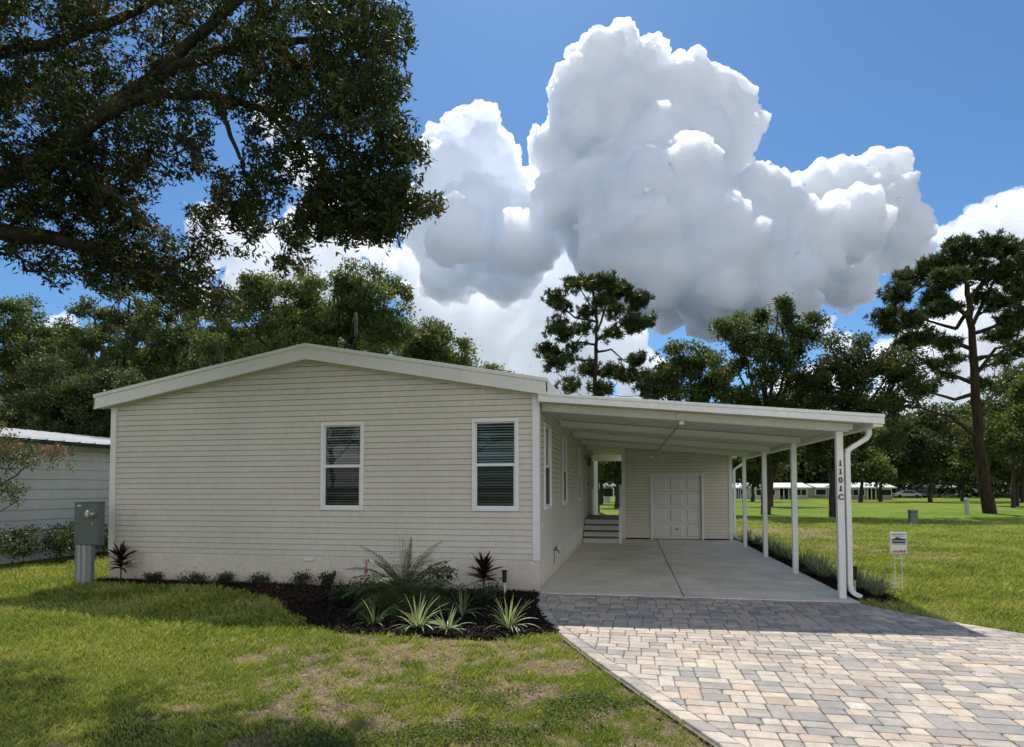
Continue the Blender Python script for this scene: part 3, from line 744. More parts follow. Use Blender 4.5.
# ------------------------------------------------------------------ storage shed closing the carport
shed = thing('storage_shed', 'beige sided storage room with white panelled garage door at the back of the carport', 'shed', (2.74, 10, 0))
SX0, SX1, SYF = 1.13, 4.35, 10.0
G = (1.97, 3.53, .0, 1.99)
m = MB(); siding(m, (0, SYF, 0), (1, 0, 0), (0, -1, 0), SX0+.01, SX1-.01, .04, lambda x: cz(x)-.115, [G]); m.build('front_wall', 'siding_shed', shed)
m = MB(); siding(m, (SX0, SYF, 0), (0, 1, 0), (-1, 0, 0), 0, 3.4, .04, lambda x: 2.75); siding(m, (SX1, SYF, 0), (0, 1, 0), (1, 0, 0), 0, 3.4, .04, lambda x: 2.45); siding(m, (SX1, SYF+3.4, 0), (-1, 0, 0), (0, 1, 0), 0, SX1-SX0, .04, lambda x: 2.45)
m.build('side_wall', 'siding_shed', shed)
m = MB(); m.box(SX0+.03, SX1-.03, SYF+.12, SYF+3.35, .0, 2.4); m.build('interior', 'dark_room', shed)
m = MB(); m.box(SX0-.02, SX0+.09, SYF-.028, SYF+.08, .0, 2.82); m.build('corner_trim', 'white_trim', shed, bev=.004)
m = MB(); m.box(SX1-.09, SX1+.02, SYF-.028, SYF+.08, .0, 2.5); m.build('corner_trim', 'white_trim', shed, bev=.004)
m = MB(); m.hexa([(SX0-.05, SYF, cz(SX0)-.11), (SX1+.2, SYF, cz(SX1+.2)-.11), (SX1+.2, SYF+3.6, cz(SX1+.2)-.11), (SX0-.05, SYF+3.6, cz(SX0)-.11), (SX0-.05, SYF, cz(SX0)-.03), (SX1+.2, SYF, cz(SX1+.2)-.03), (SX1+.2, SYF+3.6, cz(SX1+.2)-.03), (SX0-.05, SYF+3.6, cz(SX0)-.03)]); m.build('roof', 'white_metal', shed)
gd = thing('garage_door', None, None); gd.parent = shed; gd.location = Vector((2.75, 10, 0))-Vector((2.74, 10, 0))
m = MB(); m.box(G[0]-.0, G[0]+.055, SYF-.032, SYF+.05, .0, G[3]); m.box(G[1]-.055, G[1], SYF-.032, SYF+.05, .0, G[3]); m.box(G[0]+.055, G[1]-.055, SYF-.034, SYF+.05, G[3]-.055, G[3]); m.build('door_frame', 'white_trim', gd, bev=.004)
x0, x1 = G[0]+.055, G[1]-.055; sh = (G[3]-.055-.012)/4
for r_ in range(4):
    z0 = .012+r_*sh; m = MB(); m.box(x0+.003, x1-.003, SYF+.045, SYF+.07, z0+.003, z0+sh-.003); cw = (x1-x0)/3
    for c_ in range(3):
        a, b2, c2, d2 = x0+c_*cw+.06, x0+(c_+1)*cw-.06, z0+.075, z0+sh-.075
        o1, o2 = SYF+.045, SYF+.028
        # raised field with sloped shoulders
        t = .022
        m.poly([(a+t, o2, c2+t), (b2-t, o2, c2+t), (b2-t, o2, d2-t), (a+t, o2, d2-t)])
        for q in (((a, c2), (b2, c2), (b2-t, c2+t), (a+t, c2+t)), ((b2, c2), (b2, d2), (b2-t, d2-t), (b2-t, c2+t)), ((b2, d2), (a, d2), (a+t, d2-t), (b2-t, d2-t)), ((a, d2), (a, c2), (a+t, c2+t), (a+t, d2-t))):
            m.poly([(q[0][0], o1-.002, q[0][1]), (q[1][0], o1-.002, q[1][1]), (q[2][0], o2, q[2][1]), (q[3][0], o2, q[3][1])])
    m.build('door_panel', 'door_white', gd)
m = MB(); m.box(2.70, 2.80, SYF+.0, SYF+.04, .3, .33); m.build('handle', 'black_plastic', gd, bev=.004)
# porch and steps
st = thing('porch_steps', 'grey wooden steps with white handrail climbing to the side porch', 'steps', (.57, 8.4, 0))
SY = 8.42; rise = .165; tr_ = .28
for k in range(4):
    y0 = SY+k*tr_
    m = MB(); m.box(.03, 1.03, y0+.012, y0+tr_+.02 if k < 3 else 11.6, 0.003 if k == 0 else k*rise-.02, (k+1)*rise-.034); m.build('riser', 'riser_board', st, bev=.003)
    m = MB(); m.box(.02, 1.04, y0-.018, y0+tr_+.005 if k < 3 else 11.62, (k+1)*rise-.032, (k+1)*rise); m.build('tread', 'shaded_tread', st, bev=.005)  # treads coloured dark to draw the shadow lines of the nosings
rl = thing('handrail', None, None); rl.parent = st; rl.location = Vector((1.08, 8.4, 0))-Vector((.57, 8.4, 0))
m = MB(); m.box(1.045, 1.125, SY-.04, SY+.04, .003, 1.02); m.box(1.045, 1.125, SY+.84, SY+.92, .003, 1.66); m.build('rail_post', 'white_trim', rl, bev=.005)
m = MB(); m.hexa([(1.06, SY, .9), (1.11, SY, .9), (1.11, SY+.88, 1.6), (1.06, SY+.88, 1.6), (1.06, SY, .96), (1.11, SY, .96), (1.11, SY+.88, 1.66), (1.06, SY+.88, 1.66)])
m.hexa([(1.06, SY, .24), (1.11, SY, .24), (1.11, SY+.88, .86), (1.06, SY+.88, .86), (1.06, SY, .28), (1.11, SY, .28), (1.11, SY+.88, .9), (1.06, SY+.88, .9)])
for k in range(1, 7):
    yb = SY+.88*k/7; zb = .28+.62*k/7; m.box(1.075, 1.095, yb-.01, yb+.01, zb-.02, zb+.64)
m.build('rail', 'white_trim', rl)
# porch end rail seen through the passage
pr = thing('porch_roof', 'low white ceiling covering the passage between house and storage room', 'porch roof', (.57, 12, 2.55))
m = MB(); m.box(.031, 1.12, 10.0, 14.3, 2.76, 3.02); m.build('ceiling', 'white_metal', pr)
m = MB(); m.box(.031, 1.12, 14.3, 14.36, 2.58, 2.86); m.build('rear_fascia', 'white_trim', pr, bev=.004)

# ------------------------------------------------------------------ electric meter pedestal
mp_ = thing('meter_pedestal', 'grey-green electric meter cabinet on conduit legs beside the left corner', 'electric meter', (-7.62, -.5, GZ))
m = MB(); m.box(-7.83, -7.33, -.52, -.41, .64, 1.36); m.box(-7.845, -7.315, -.535, -.40, 1.355, 1.37); m.build('cabinet', 'meter_grey', mp_, bev=.008)
m = MB(); m.box(-7.815, -7.345, -.53, -.521, .66, .99); m.box(-7.815, -7.345, -.53, -.521, 1.0, 1.34); m.box(-7.60, -7.54, -.537, -.53, .965, 1.0); m.build('cover', 'meter_grey', mp_, bev=.004)
m = MB(); m.tube([(-7.46, -.53, 1.17), (-7.46, -.555, 1.17)], .075, 24); m.build('meter_ring', 'galv', mp_)
m = MB(); m.tube([(-7.46, -.56, 1.17), (-7.46, -.63, 1.17), (-7.46, -.645, 1.17)], [.066, .062, .036], 24); m.build('meter_dome', 'glass', mp_)
m = MB(); m.tube([(-7.46, -.555, 1.17), (-7.46, -.59, 1.17)], .055, 20); m.box(-7.49, -7.43, -.594, -.588, 1.15, 1.21); m.build('meter_dial', 'sign_grey', mp_)
m = MB(); m.box(-7.76, -7.70, -.533, -.5305, 1.29, 1.315); m.build('tag_plate', 'sign_white', mp_)
m = MB(); m.box(-7.475, -7.455, -.535, -.53, .99, 1.01); m.build('seal', 'sign_white', mp_)
for x in (-7.755, -7.65):
    m = MB(); m.tube([(x, -.465, -.1), (x, -.465, .64)], .045, 14); m.tube([(x, -.465, .58), (x, -.465, .64)], .052, 14); m.build('conduit', 'conduit', mp_, smooth=False)
m = MB(); m.box(-7.59, -7.50, -.50, -.42, -.1, .64); m.box(-7.83, -7.802, -.49, -.43, -.1, .64); m.build('leg', 'galv', mp_, bev=.004)

# ------------------------------------------------------------------ yard sign
ys_ = thing('yard_sign', 'small white yard sign on a wire stake in the right lawn', 'sign', (5.38, .97, GZ))
SYY = .97
m = MB(); m.box(5.262, 5.492, SYY, SYY+.05, .575, .90); m.build('panel', 'sign_white', ys_, bev=.004)
m = MB(); m.box(5.28, 5.475, SYY-.0025, SYY-.0005, .865, .88); m.box(5.30, 5.45, SYY-.0025, SYY-.0005, .838, .85); m.build('header_line', 'sign_grey', ys_)
m = MB()   # little picture of a long low house
m.poly([(5.28, SYY-.003, .80), (5.31, SYY-.003, .80), (5.35, SYY-.003, .83), (5.42, SYY-.003, .81), (5.475, SYY-.003, .80), (5.475, SYY-.003, .775), (5.28, SYY-.003, .775)][::-1]); m.box(5.285, 5.47, SYY-.003, SYY-.0008, .735, .765); m.build('picture', 'sign_dark', ys_)
m = MB(); m.box(5.28, 5.475, SYY-.0025, SYY-.0006, .715, .728); m.build('caption_line', 'sign_grey', ys_)
m = MB()
xx = 5.285
while xx < 5.465:
    wd = random.uniform(.008, .018); m.box(xx, xx+wd, SYY-.0025, SYY-.0006, .598, .598+random.choice([.018, .026, .034])); xx += wd+.005
m.box(5.275, 5.48, SYY-.0026, SYY-.0006, .585, .590); m.build('red_lettering', 'sign_red', ys_)
m = MB()
for x in (5.325, 5.42): m.tube([(x, SYY+.025, -.12), (x, SYY+.025, .575)], .0055, 6)
for z in (.2, .5): m.tube([(5.325, SYY+.025, z), (5.42, SYY+.025, z)], .005, 6)
m.build('wire_stake', 'white_metal', ys_)

def pathlight(x, y, h, lab):
    t = thing('path_light', lab, 'garden light', (x, y, GZ))
    m = MB(); m.tube([(x, y, -.05), (x, y, h*.5)], .014, 10); m.build('stake', 'sign_white', t)
    m = MB(); m.tube([(x, y, h*.5), (x, y, h*.55), (x, y, h-.03), (x, y, h-.01), (x, y, h)], [.03, .034, .034, .05, .03], 14); m.build('lamp_head', 'black_plastic', t)
pathlight(-.47, -.28, .36, 'black cylindrical garden light standing on a white stake by the front wall')
pathlight(4.68, .75, .40, 'black garden light standing among the border grass beside the slab')

# utility pedestals in the far lawn
def pedestal(u, vb, D, wd, h, lab, mat):
    p = P(u, vb, D); x, y = p[0], p[1]; g = float(gz(x, y))
    t = thing('utility_pedestal', lab, 'utility box', (x, y, g))
    m = MB(); m.box(x-wd/2, x+wd/2, y-wd/2, y+wd/2, g-.1, g+h*.8); m.build('base', mat, t, bev=.02)
    m = MB(); m.box(x-wd/2-.02, x+wd/2+.02, y-wd/2-.02, y+wd/2+.02, g+h*.79, g+h); m.build('cap', mat, t, bev=.05)
pedestal(913, 525, 27.5, .30, .58, 'squat green-grey utility box alone in the middle of the right lawn', 'util_green')
pedestal(967, 519, 35, .18, .95, 'slim pale utility post just left of the big pine trunk', 'conduit')

# ------------------------------------------------------------------ trees
def polyline(pts, step):
    pts = [np.array(p, float) for p in pts]; out = [pts[0]]
    for a, b2 in zip(pts[:-1], pts[1:]):
        n = max(1, int(np.linalg.norm(b2-a)/step))
        for i in range(1, n+1): out.append(a+(b2-a)*i/n)
    return np.array(out)

def skeleton(mains, tips, step, rtip, root, wig=.12, expo=.45, sag=0.):
    """mains: list of (points, r0, r1); tips join the nearest wood. returns edges (a, b, ra, rb) and tip directions"""
    N, par, rad = [], [], []
    for pts, r0, r1 in mains:
        pl = polyline(pts, step)
        if len(pl) > 3: pl[1:-1] += rng.normal(0, step*.06, pl[1:-1].shape)
        if N:
            A = np.array(N); j = int(np.argmin(np.linalg.norm(A-pl[0], axis=1)))
        else: j = -1
        for i, p in enumerate(pl):
            N.append(p); par.append(j); rad.append(r0+(r1-r0)*i/max(1, len(pl)-1)); j = len(N)-1
    tips = np.array(tips); root = np.array(root)
    order = np.argsort(np.linalg.norm(tips-root, axis=1)); tdir = np.zeros_like(tips); cap = len(N)
    A = np.empty((len(N)+len(tips)*14, 3)); A[:len(N)] = N; cnt = len(N); dist0 = np.zeros(len(A))
    for i in range(len(N)): dist0[i] = np.linalg.norm(A[i]-root)
    for ti in order:
        t = tips[ti]; dv = A[:cnt]-t; dd_ = np.linalg.norm(dv, axis=1); td = np.linalg.norm(t-root)
        cost = dd_+.35*np.maximum(0, dist0[:cnt]-td+dd_*.5)
        j = int(np.argmin(cost)); p0 = A[j]; L = dd_[j]; k = int(min(12, max(2, round(L/step))))
        per = rng.normal(0, 1, 3)*L*wig; per[2] += sag*L
        for i in range(1, k+1):
            f = i/k; p = p0+(t-p0)*f+per*math.sin(math.pi*f)*(1-f*.3)
            A[cnt] = p; dist0[cnt] = np.linalg.norm(p-root); N.append(p); par.append(j); rad.append(0); j = cnt; cnt += 1
        tdir[ti] = t-A[par[-1]]
    n = len(N); num = np.zeros(n); par = np.array(par); rad = np.array(rad)
    haschild = np.zeros(n, bool); haschild[par[par >= 0]] = True
    num[~haschild] = 1
    for i in range(n-1, 0, -1):
        if par[i] >= 0: num[par[i]] += num[i]
    r = np.maximum(rtip*np.maximum(num, 1)**expo, 0); mm = rad > 0; r[mm] = rad[mm]
    for i in range(1, n):
        if par[i] >= 0: r[i] = min(r[i], r[par[i]]*(1.0 if mm[i] and mm[par[i]] else .92))
    N = np.array(N); e = np.where(par >= 0)[0]
    return (N[par[e]], N[e], r[par[e]], r[e]), tdir

def wood(name, E_, mat, parent, sides=6, minr=0.):
    a, b2, ra, rb = E_; d = unit(b2-a); up = np.where(np.abs(d[:, 2:3]) < .9, np.array([[0, 0, 1.]]), np.array([[1., 0, 0]]))
    s = unit(np.cross(d, up)); t = np.cross(s, d); a = a-d*ra[:, None]*.3; V = []
    for j in range(sides):
        p0, p1 = 2*math.pi*j/sides, 2*math.pi*(j+1)/sides
        o0 = s*math.cos(p0)+t*math.sin(p0); o1 = s*math.cos(p1)+t*math.sin(p1)
        V.append(np.stack([a+o0*ra[:, None], a+o1*ra[:, None], b2+o1*rb[:, None], b2+o0*rb[:, None]], 1))
    V = np.concatenate(V).reshape(-1, 3)
    o = npmesh(name, V, 4, mat, parent)
    bm = bmesh.new(); bm.from_mesh(o.data); bmesh.ops.remove_doubles(bm, verts=bm.verts, dist=.0005); bm.to_mesh(o.data); bm.free(); o.data.shade_smooth()
    return o

def lobe_points(lobes, n, shell=.5):
    vol = np.array([l[1]*l[1]*l[2] if len(l) == 3 else l[1]**3 for l in lobes]); pr = vol**.75; pr /= pr.sum()
    idx = rng.choice(len(lobes), n, p=pr); d = unit(rng.normal(size=(n, 3))); r = shell+(1-shell)*rng.random(n)**.7
    C = np.array([l[0] for l in lobes])[idx]; rr = np.array([[l[1], l[1], l[2] if len(l) == 3 else l[1]*.8] for l in lobes])[idx]
    return C+d*rr*r[:, None], d

def broadleaf(label, x, y, lobes, trunk, nclump, cr, leafn, leafL, mat='leaf_oak', group=None, rtip=.03, moss=0, cat='tree', name='oak_tree', tr0=.3, bare=None):
    """lobes [(centre, r, rz)], trunk: polyline from the ground"""
    t = thing(name, label, cat, (x, y, float(gz(x, y))), group)
    tips, dr_ = lobe_points(lobes, nclump)
    mains = [(trunk, tr0, tr0*.45)]
    top = np.array(trunk[-1])
    for l in lobes: 
        a = np.array(trunk[max(1, len(trunk)-2)])*.4+top*.6; c_ = np.array(l[0])
        mid = (a+c_)/2+np.array([0, 0, -.08*np.linalg.norm(c_-a)])
        mains.append(([a, mid, c_], tr0*.4, tr0*.12))
    E_, td = skeleton(mains, tips, cr*.6, rtip, trunk[0])
    wood('trunk', E_, 'bark', t)
    n = nclump*leafn; ci = rng.integers(0, nclump, n)
    sz = rng.uniform(.55, 1.25, nclump)*cr
    d = unit(rng.normal(size=(n, 3))); r = rng.random(n)**.55
    r = np.where(rng.random(n) < .25, r*rng.uniform(1, 1.7, n), r)
    # sub-lumps: squash every clump into a ragged pad
    off = d*r[:, None]*sz[ci][:, None]*np.array([1, 1, .62])
    pos = tips[ci]+off
    pos += (unit(rng.normal(size=(n, 3)))*.12*cr)
    dirs = d+rng.normal(0, .7, (n, 3)); dirs[:, 2] -= .15
    hgt = off[:, 2]/cr; ctone = rng.normal(0, .12, nclump)
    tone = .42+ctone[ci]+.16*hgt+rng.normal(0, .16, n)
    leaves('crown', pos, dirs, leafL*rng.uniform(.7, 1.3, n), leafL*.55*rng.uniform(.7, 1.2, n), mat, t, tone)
    if moss:
        for j in rng.integers(0, nclump, moss):
            p = tips[j]+rng.normal(0, cr*.4, 3); mb = MB(); top_ = []
            for q in range(16):
                a = q*.39; w0 = .03+.05*random.random(); L = random.uniform(.3, 1.1); d0 = np.array([math.cos(a), math.sin(a), 0])*.08; d1 = np.array([math.cos(a+.39), math.sin(a+.39), 0])*.08; wv = rng.normal(0, .05, 3)
                mb.poly([p+d0, p+d1, p+d1*.8+wv-np.array([0, 0, L]), p+d0*.9+wv*1.1-np.array([0, 0, L*.93])], random.random()); top_.append(p+d0)
            me_ = mb.build('hanging_moss', 'moss_hang', t, tone=True)
            bm = bmesh.new(); bm.from_mesh(me_.data); bmesh.ops.remove_doubles(bm, verts=bm.verts, dist=.002); bm.to_mesh(me_.data); bm.free()
    return t

def px_lobes(D, spec):
    out = []
    for s in spec:
        u, v, r = s[:3]; k = D/F; dz = s[4] if len(s) > 4 else 0
        out.append((P(u, v, D+dz), r*k, (s[3] if len(s) > 3 and s[3] else r*.8)*k))
    return out

def px_tree(label, u, D, spec, mat='leaf_oak', dens=1., cr=None, leafL=None, tr0=.3, trunk_px=None, **kw):
    lobes = px_lobes(D, spec)
    if trunk_px: tp = [P(a, b2, D) for a, b2 in trunk_px]
    else:
        tp = [P(u, 487, D), P(u+2, 487-60*17/(F/D)/4, D)]
    x, y = tp[0][0], tp[0][1]; g = float(gz(x, y)); tp[0] = np.array([x, y, g-.1])
    if not trunk_px:
        cz_ = min(l[0][2]-l[2]*.2 for l in lobes); tp = [np.array([x, y, g-.1]), np.array([x+.1, y, g+(cz_-g)*.5]), np.array([x+.25, y+.1, cz_])]
    cr = cr or D*.0165; area = sum(s[2]**2 for s in spec)*math.pi*(D/F)**2
    nclump = int(dens*.8*area*1.35/(cr*cr*1.5))+8; leafL = leafL or D*.0052
    leafn = int(max(40, 2.6*cr*cr*3.14/(leafL*leafL*.30)*.8))
    return broadleaf(label, x, y, lobes, tp, nclump, cr, leafn, leafL, mat, tr0=tr0, rtip=D*.0007, **kw)

GL = 'trees rising behind the house'
px_tree('airy oak at the far left edge rising above the white neighbouring roof', 15, 27, [(8, 318, 32), (35, 350, 30), (-20, 350, 45), (5, 385, 40), (45, 395, 34), (-40, 300, 40)], 'leaf_oak', .75, group=GL)
px_tree('moss-hung oak with sky gaps left of the gable, second from the left', 110, 24, [(95, 318, 30, 20), (130, 300, 24, 18), (160, 330, 30), (85, 355, 26, 18), (135, 362, 30), (180, 300, 20), (195, 345, 28), (170, 380, 30)], 'leaf_oak', .75, moss=26, group=GL)
px_tree('dense dark laurel behind the left roof corner', 70, 20, [(62, 405, 34, 26), (95, 398, 30), (30, 415, 30, 22), (120, 390, 28), (80, 425, 34, 22), (45, 372, 22)], 'leaf_dark', 1.1, group=GL, name='laurel_tree')
px_tree('broad bushy oak behind the gable peak', 320, 27, [(240, 318, 32), (285, 300, 36), (330, 300, 40), (375, 298, 34), (350, 335, 36), (290, 345, 40), (230, 350, 36), (395, 325, 26), (345, 278, 18), (258, 288, 20)], 'leaf_olive', 1.0, moss=8, group=GL)
px_tree('small round bright-leaved oak right of the gable peak', 440, 31, [(432, 345, 22), (450, 352, 19), (425, 372, 24), (455, 375, 18), (438, 332, 14), (415, 352, 18)], 'leaf_olive', 1.6, group=GL, tr0=.2)
px_tree('low oak crown just showing over the right roof slope', 490, 38, [(488, 372, 12), (500, 380, 12), (478, 382, 12)], 'leaf_olive', 1.0, group=GL, tr0=.15)
px_tree('mid-green oak filling the canopy directly behind the gable peak', 330, 38, [(250, 350, 34), (300, 335, 34), (350, 330, 34), (395, 345, 30), (425, 360, 26), (220, 365, 34), (455, 368, 20)], 'leaf_oak', 1.2, group=GL)
px_tree('oak closing the canopy above the neighbouring roof', 120, 36, [(90, 350, 34), (140, 345, 34), (185, 350, 32), (50, 365, 34), (10, 375, 34), (210, 330, 24)], 'leaf_oak', 1.0, group=GL)
px_tree('dark oak filling the gap below the moss-hung oak', 200, 32, [(200, 392, 44), (150, 400, 40), (245, 385, 40), (100, 420, 40)], 'leaf_dark', 1.0, group=GL)

GR = 'trees beyond the carport and lawn'
px_tree('small dark oak right of the tall slender pine', 690, 39, [(668, 372, 20), (690, 358, 22), (715, 368, 20), (685, 390, 26), (655, 392, 16), (712, 395, 24)], 'leaf_oak', 1.0, group=GR)
px_tree('tallest broad oak above the carport roof with two crowns', 765, 36, [(738, 330, 20), (762, 322, 20), (778, 312, 16), (798, 325, 20), (800, 355, 28), (760, 360, 30), (735, 365, 22), (770, 392, 32), (810, 392, 26), (735, 398, 24)], 'leaf_oak', .95, group=GR)
px_tree('dark oak whose trunk stands behind the front carport post', 833, 33, [(845, 350, 22), (872, 352, 24), (895, 365, 20), (830, 378, 28), (865, 388, 34), (900, 395, 20), (840, 415, 34), (800, 425, 30), (875, 430, 30), (770, 430, 26), (905, 372, 14), (830, 450, 22)], 'leaf_dark', 1.0, group=GR, tr0=.27,
        trunk_px=[(834, 522), (834, 470), (838, 420)])
px_tree('medium oak with open crown behind the middle carport posts', 770, 52, [(770, 440, 20), (750, 450, 18), (790, 452, 16), (765, 425, 18)], 'leaf_oak', .9, group=GR, tr0=.25)
px_tree('dark oak at the right frame edge behind the pine', 1016, 55, [(1015, 400, 28), (1035, 380, 30), (1000, 430, 28), (1040, 430, 34), (985, 455, 22), (1015, 462, 26)], 'leaf_dark', 1.1, group=GR, tr0=.18)
px_tree('thin-trunked oak right of the big pine trunk', 1012, 48, [(1020, 420, 22), (1005, 440, 20), (1030, 450, 20), (1030, 395, 20)], 'leaf_oak', 1.0, group=GR, tr0=.16)
# oaks along the far side of the lawn
FARS = [(735, 135, 455, 26), (752, 80, 448, 24), (793, 150, 462, 20), (815, 140, 455, 24), (848, 135, 440, 26), (880, 84, 452, 26), (898, 140, 440, 26), (915, 130, 462, 22), (930, 78, 440, 30), (946, 150, 455, 28), (962, 88, 440, 28), (978, 150, 432, 28), (1000, 135, 440, 26), (1022, 80, 448, 28), (1045, 130, 440, 30), (860, 74, 462, 18), (600, 60, 462, 16), (617, 48, 460, 15), (585, 75, 452, 20)]
FL = ['pale green', 'dark dense', 'olive', 'shadowy', 'wide spreading']
where = {735: 'behind the rearmost carport post', 752: 'between the two rear carport posts', 793: 'behind the second front carport post', 815: 'at the gap between the two long white houses', 848: 'over the right long white house', 880: 'in front of the right long white house',
         898: 'above the parked cars', 915: 'behind the parked cars', 930: 'midway between the parked cars and the big pine', 946: 'one crown left of the big pine', 962: 'touching the big pine trunk from the left', 978: 'directly behind the big pine trunk', 1000: 'just right of the big pine trunk', 1022: 'at the right frame edge', 1045: 'cut by the right frame edge',
         860: 'with a low crown just right of the downspout', 600: 'seen through the porch passage', 617: 'nearest in the porch passage, with a dark trunk', 585: 'behind the left jamb of the porch passage'}
for k, (u, D, v, r) in enumerate(FARS):
    mt = ['leaf_olive', 'leaf_dark', 'leaf_oak', 'leaf_dark', 'leaf_oak'][k % 5]
    sp = [(u, v, r), (u-r*.8, v+r*.5, r*.7), (u+r*.8, v+r*.45, r*.75), (u+random.uniform(-8, 8), v-r*.6, r*.6), (u+random.uniform(-10, 10), v+r*.75, r*.6), (u+random.uniform(-20, 20), 476, 9 if D > 85 else 12), (u+random.uniform(-20, 20), 470, 11)]
    if D < 65: px_tree(FL[k % 5]+' oak '+where[u], u, D, sp, mt, 1.0, group=GR, tr0=.3)
    else: px_tree(FL[k % 5]+' far oak '+where[u], u, D, sp, mt, 1.0, leafL=D*.0058, group=GR, tr0=.28)

def pine(label, base, top, D, limbs, tufts, tuft_r, trunk_pts, tr0, nd=26, group=None):
    """limbs: lists of px points leaving the trunk; tufts: px lobes (u, v, r) that carry needles"""
    tp = [P(a, b2, D) for a, b2 in trunk_pts]; x, y = tp[0][0], tp[0][1]; g = float(gz(x, y)); tp[0] = np.array([x, y, g-.15])
    t = thing('pine_tree', label, 'tree', (x, y, g), group)
    mains = [(tp, tr0, tr0*.28)]
    for L in limbs: mains.append(([P(a, b2, D+dz) for a, b2, dz in L], tr0*.34, tr0*.12))
    tips = []
    for s in tufts:
        c_ = P(s[0], s[1], D+(s[4] if len(s) > 4 else random.uniform(-2.2, 2.2))); n = s[3]; rr = s[2]*D/F
        d = unit(rng.normal(size=(n, 3))); tips.append(c_+d*rr*(rng.random((n, 1))**.5)*np.array([1, 1, .55]))
    tips = np.concatenate(tips)
    E_, td = skeleton(mains, tips, .5, tr0*.045, tp[0], wig=.10, sag=-.06)
    wood('trunk', E_, 'bark_pine', t, 8)
    # every tip: a few bottle-brush tufts
    tips = tips[rng.random(len(tips)) < .95]
    td = td[:len(tips)]
    tt = np.repeat(tips, 8, 0)+rng.normal(0, tuft_r*.85, (len(tips)*8, 3))*np.array([1, 1, .6]); dt = unit(np.repeat(unit(td+1e-6), 8, 0)+rng.normal(0, .7, (len(tt), 3))+np.array([0, 0, .55]))
    n = len(tt)*nd; ci = np.repeat(np.arange(len(tt)), nd); al = rng.random(n)[:, None]
    pos = tt[ci]+dt[ci]*tuft_r*.9*(al-.4); dirs = unit(rng.normal(size=(n, 3)))*.9+dt[ci]*.75
    ct = rng.normal(0, .15, len(tt))[ci]
    leaves('crown', pos, dirs, tuft_r*rng.uniform(.7, 1.15, n), D*.0016, 'needle', t, .42+ct+rng.normal(0, .15, n), fold=.1)
    return t

pine('tall slender pine with open tufted crown behind the house roof', 597, 278, 40,
     [[(597, 322, 0), (575, 318, .5), (556, 300, 1)], [(597, 345, 0), (578, 342, -1), (562, 350, -1.5)], [(598, 352, 0), (612, 350, 1), (626, 362, 1.5)], [(597, 318, 0), (588, 300, .5), (580, 288, .5)], [(598, 340, 0), (616, 325, -1), (634, 310, -1)], [(597, 360, 0), (578, 360, 1), (556, 368, 1.5)], [(598, 330, 0), (608, 302, 0), (618, 290, 0)]],
     [(575, 285, 9, 7), (590, 284, 9, 8), (604, 284, 9, 8), (620, 292, 12, 12), (637, 302, 10, 10), (556, 298, 8, 7), (565, 308, 8, 5), (600, 300, 12, 9), (632, 322, 12, 13), (645, 325, 8, 8), (615, 312, 10, 8), (556, 326, 8, 7), (566, 332, 8, 6), (588, 312, 8, 5), (552, 352, 8, 7), (562, 362, 10, 8), (545, 350, 6, 4), (578, 350, 7, 5), (636, 360, 9, 8), (626, 376, 9, 7), (590, 372, 9, 8), (610, 372, 9, 8), (572, 388, 8, 6), (645, 378, 9, 7), (650, 392, 9, 7), (600, 390, 10, 7), (610, 335, 7, 4), (582, 330, 6, 3)],
     .33, [(596, 487), (596, 420), (595, 380), (597, 340), (596, 305), (593, 285)], .24, group=GR)
pine('big leaning-trunk pine with wide dark crown at the right', 989, 240, 36.6,
     [[(975, 385, 0), (940, 372, 0), (905, 348, 0)], [(980, 440, 0), (950, 418, -1), (920, 409, -1), (893, 407, -1.5)], [(972, 350, 0), (945, 340, 1), (915, 335, 1)], [(972, 335, 0), (1000, 325, 0), (1030, 310, 0)], [(970, 320, 0), (950, 300, -1), (925, 285, -1.5)], [(971, 330, 0), (990, 290, 1), (1005, 260, 1)], [(976, 375, 0), (995, 350, -1), (1015, 345, -1)], [(970, 310, 0), (955, 330, 1), (915, 318, 2)], [(970, 300, 0), (985, 280, 0), (1030, 260, 0)], [(973, 395, 0), (955, 400, 0), (925, 392, 0)], [(975, 360, 0), (1000, 355, 1), (1035, 360, 1)]],
     [(960, 250, 13, 16), (985, 248, 14, 18), (1008, 250, 14, 18), (1030, 262, 16, 20), (935, 265, 13, 14), (915, 280, 12, 13), (898, 296, 11, 12), (885, 316, 10, 11), (895, 328, 10, 10), (912, 322, 11, 10), (930, 300, 13, 13), (950, 280, 14, 15), (975, 272, 14, 16), (1000, 275, 14, 16), (1020, 285, 14, 16), (945, 312, 12, 10), (925, 340, 10, 8), (905, 345, 9, 8), (1005, 305, 13, 12), (1020, 320, 16, 18), (1000, 338, 13, 12), (1024, 348, 13, 15), (1045, 330, 16, 16), (985, 300, 11, 8), (950, 345, 9, 6), (935, 365, 7, 4), (958, 358, 8, 5), (912, 385, 8, 5), (925, 392, 8, 5), (945, 378, 7, 4), (990, 385, 8, 4), (1040, 290, 16, 16), (960, 265, 12, 10), (998, 362, 7, 4), (893, 409, 4, 2)],
     .32, [(990, 514), (984, 480), (978, 440), (976, 400), (974, 360), (970, 320), (968, 285), (966, 255)], .38, group=GR)

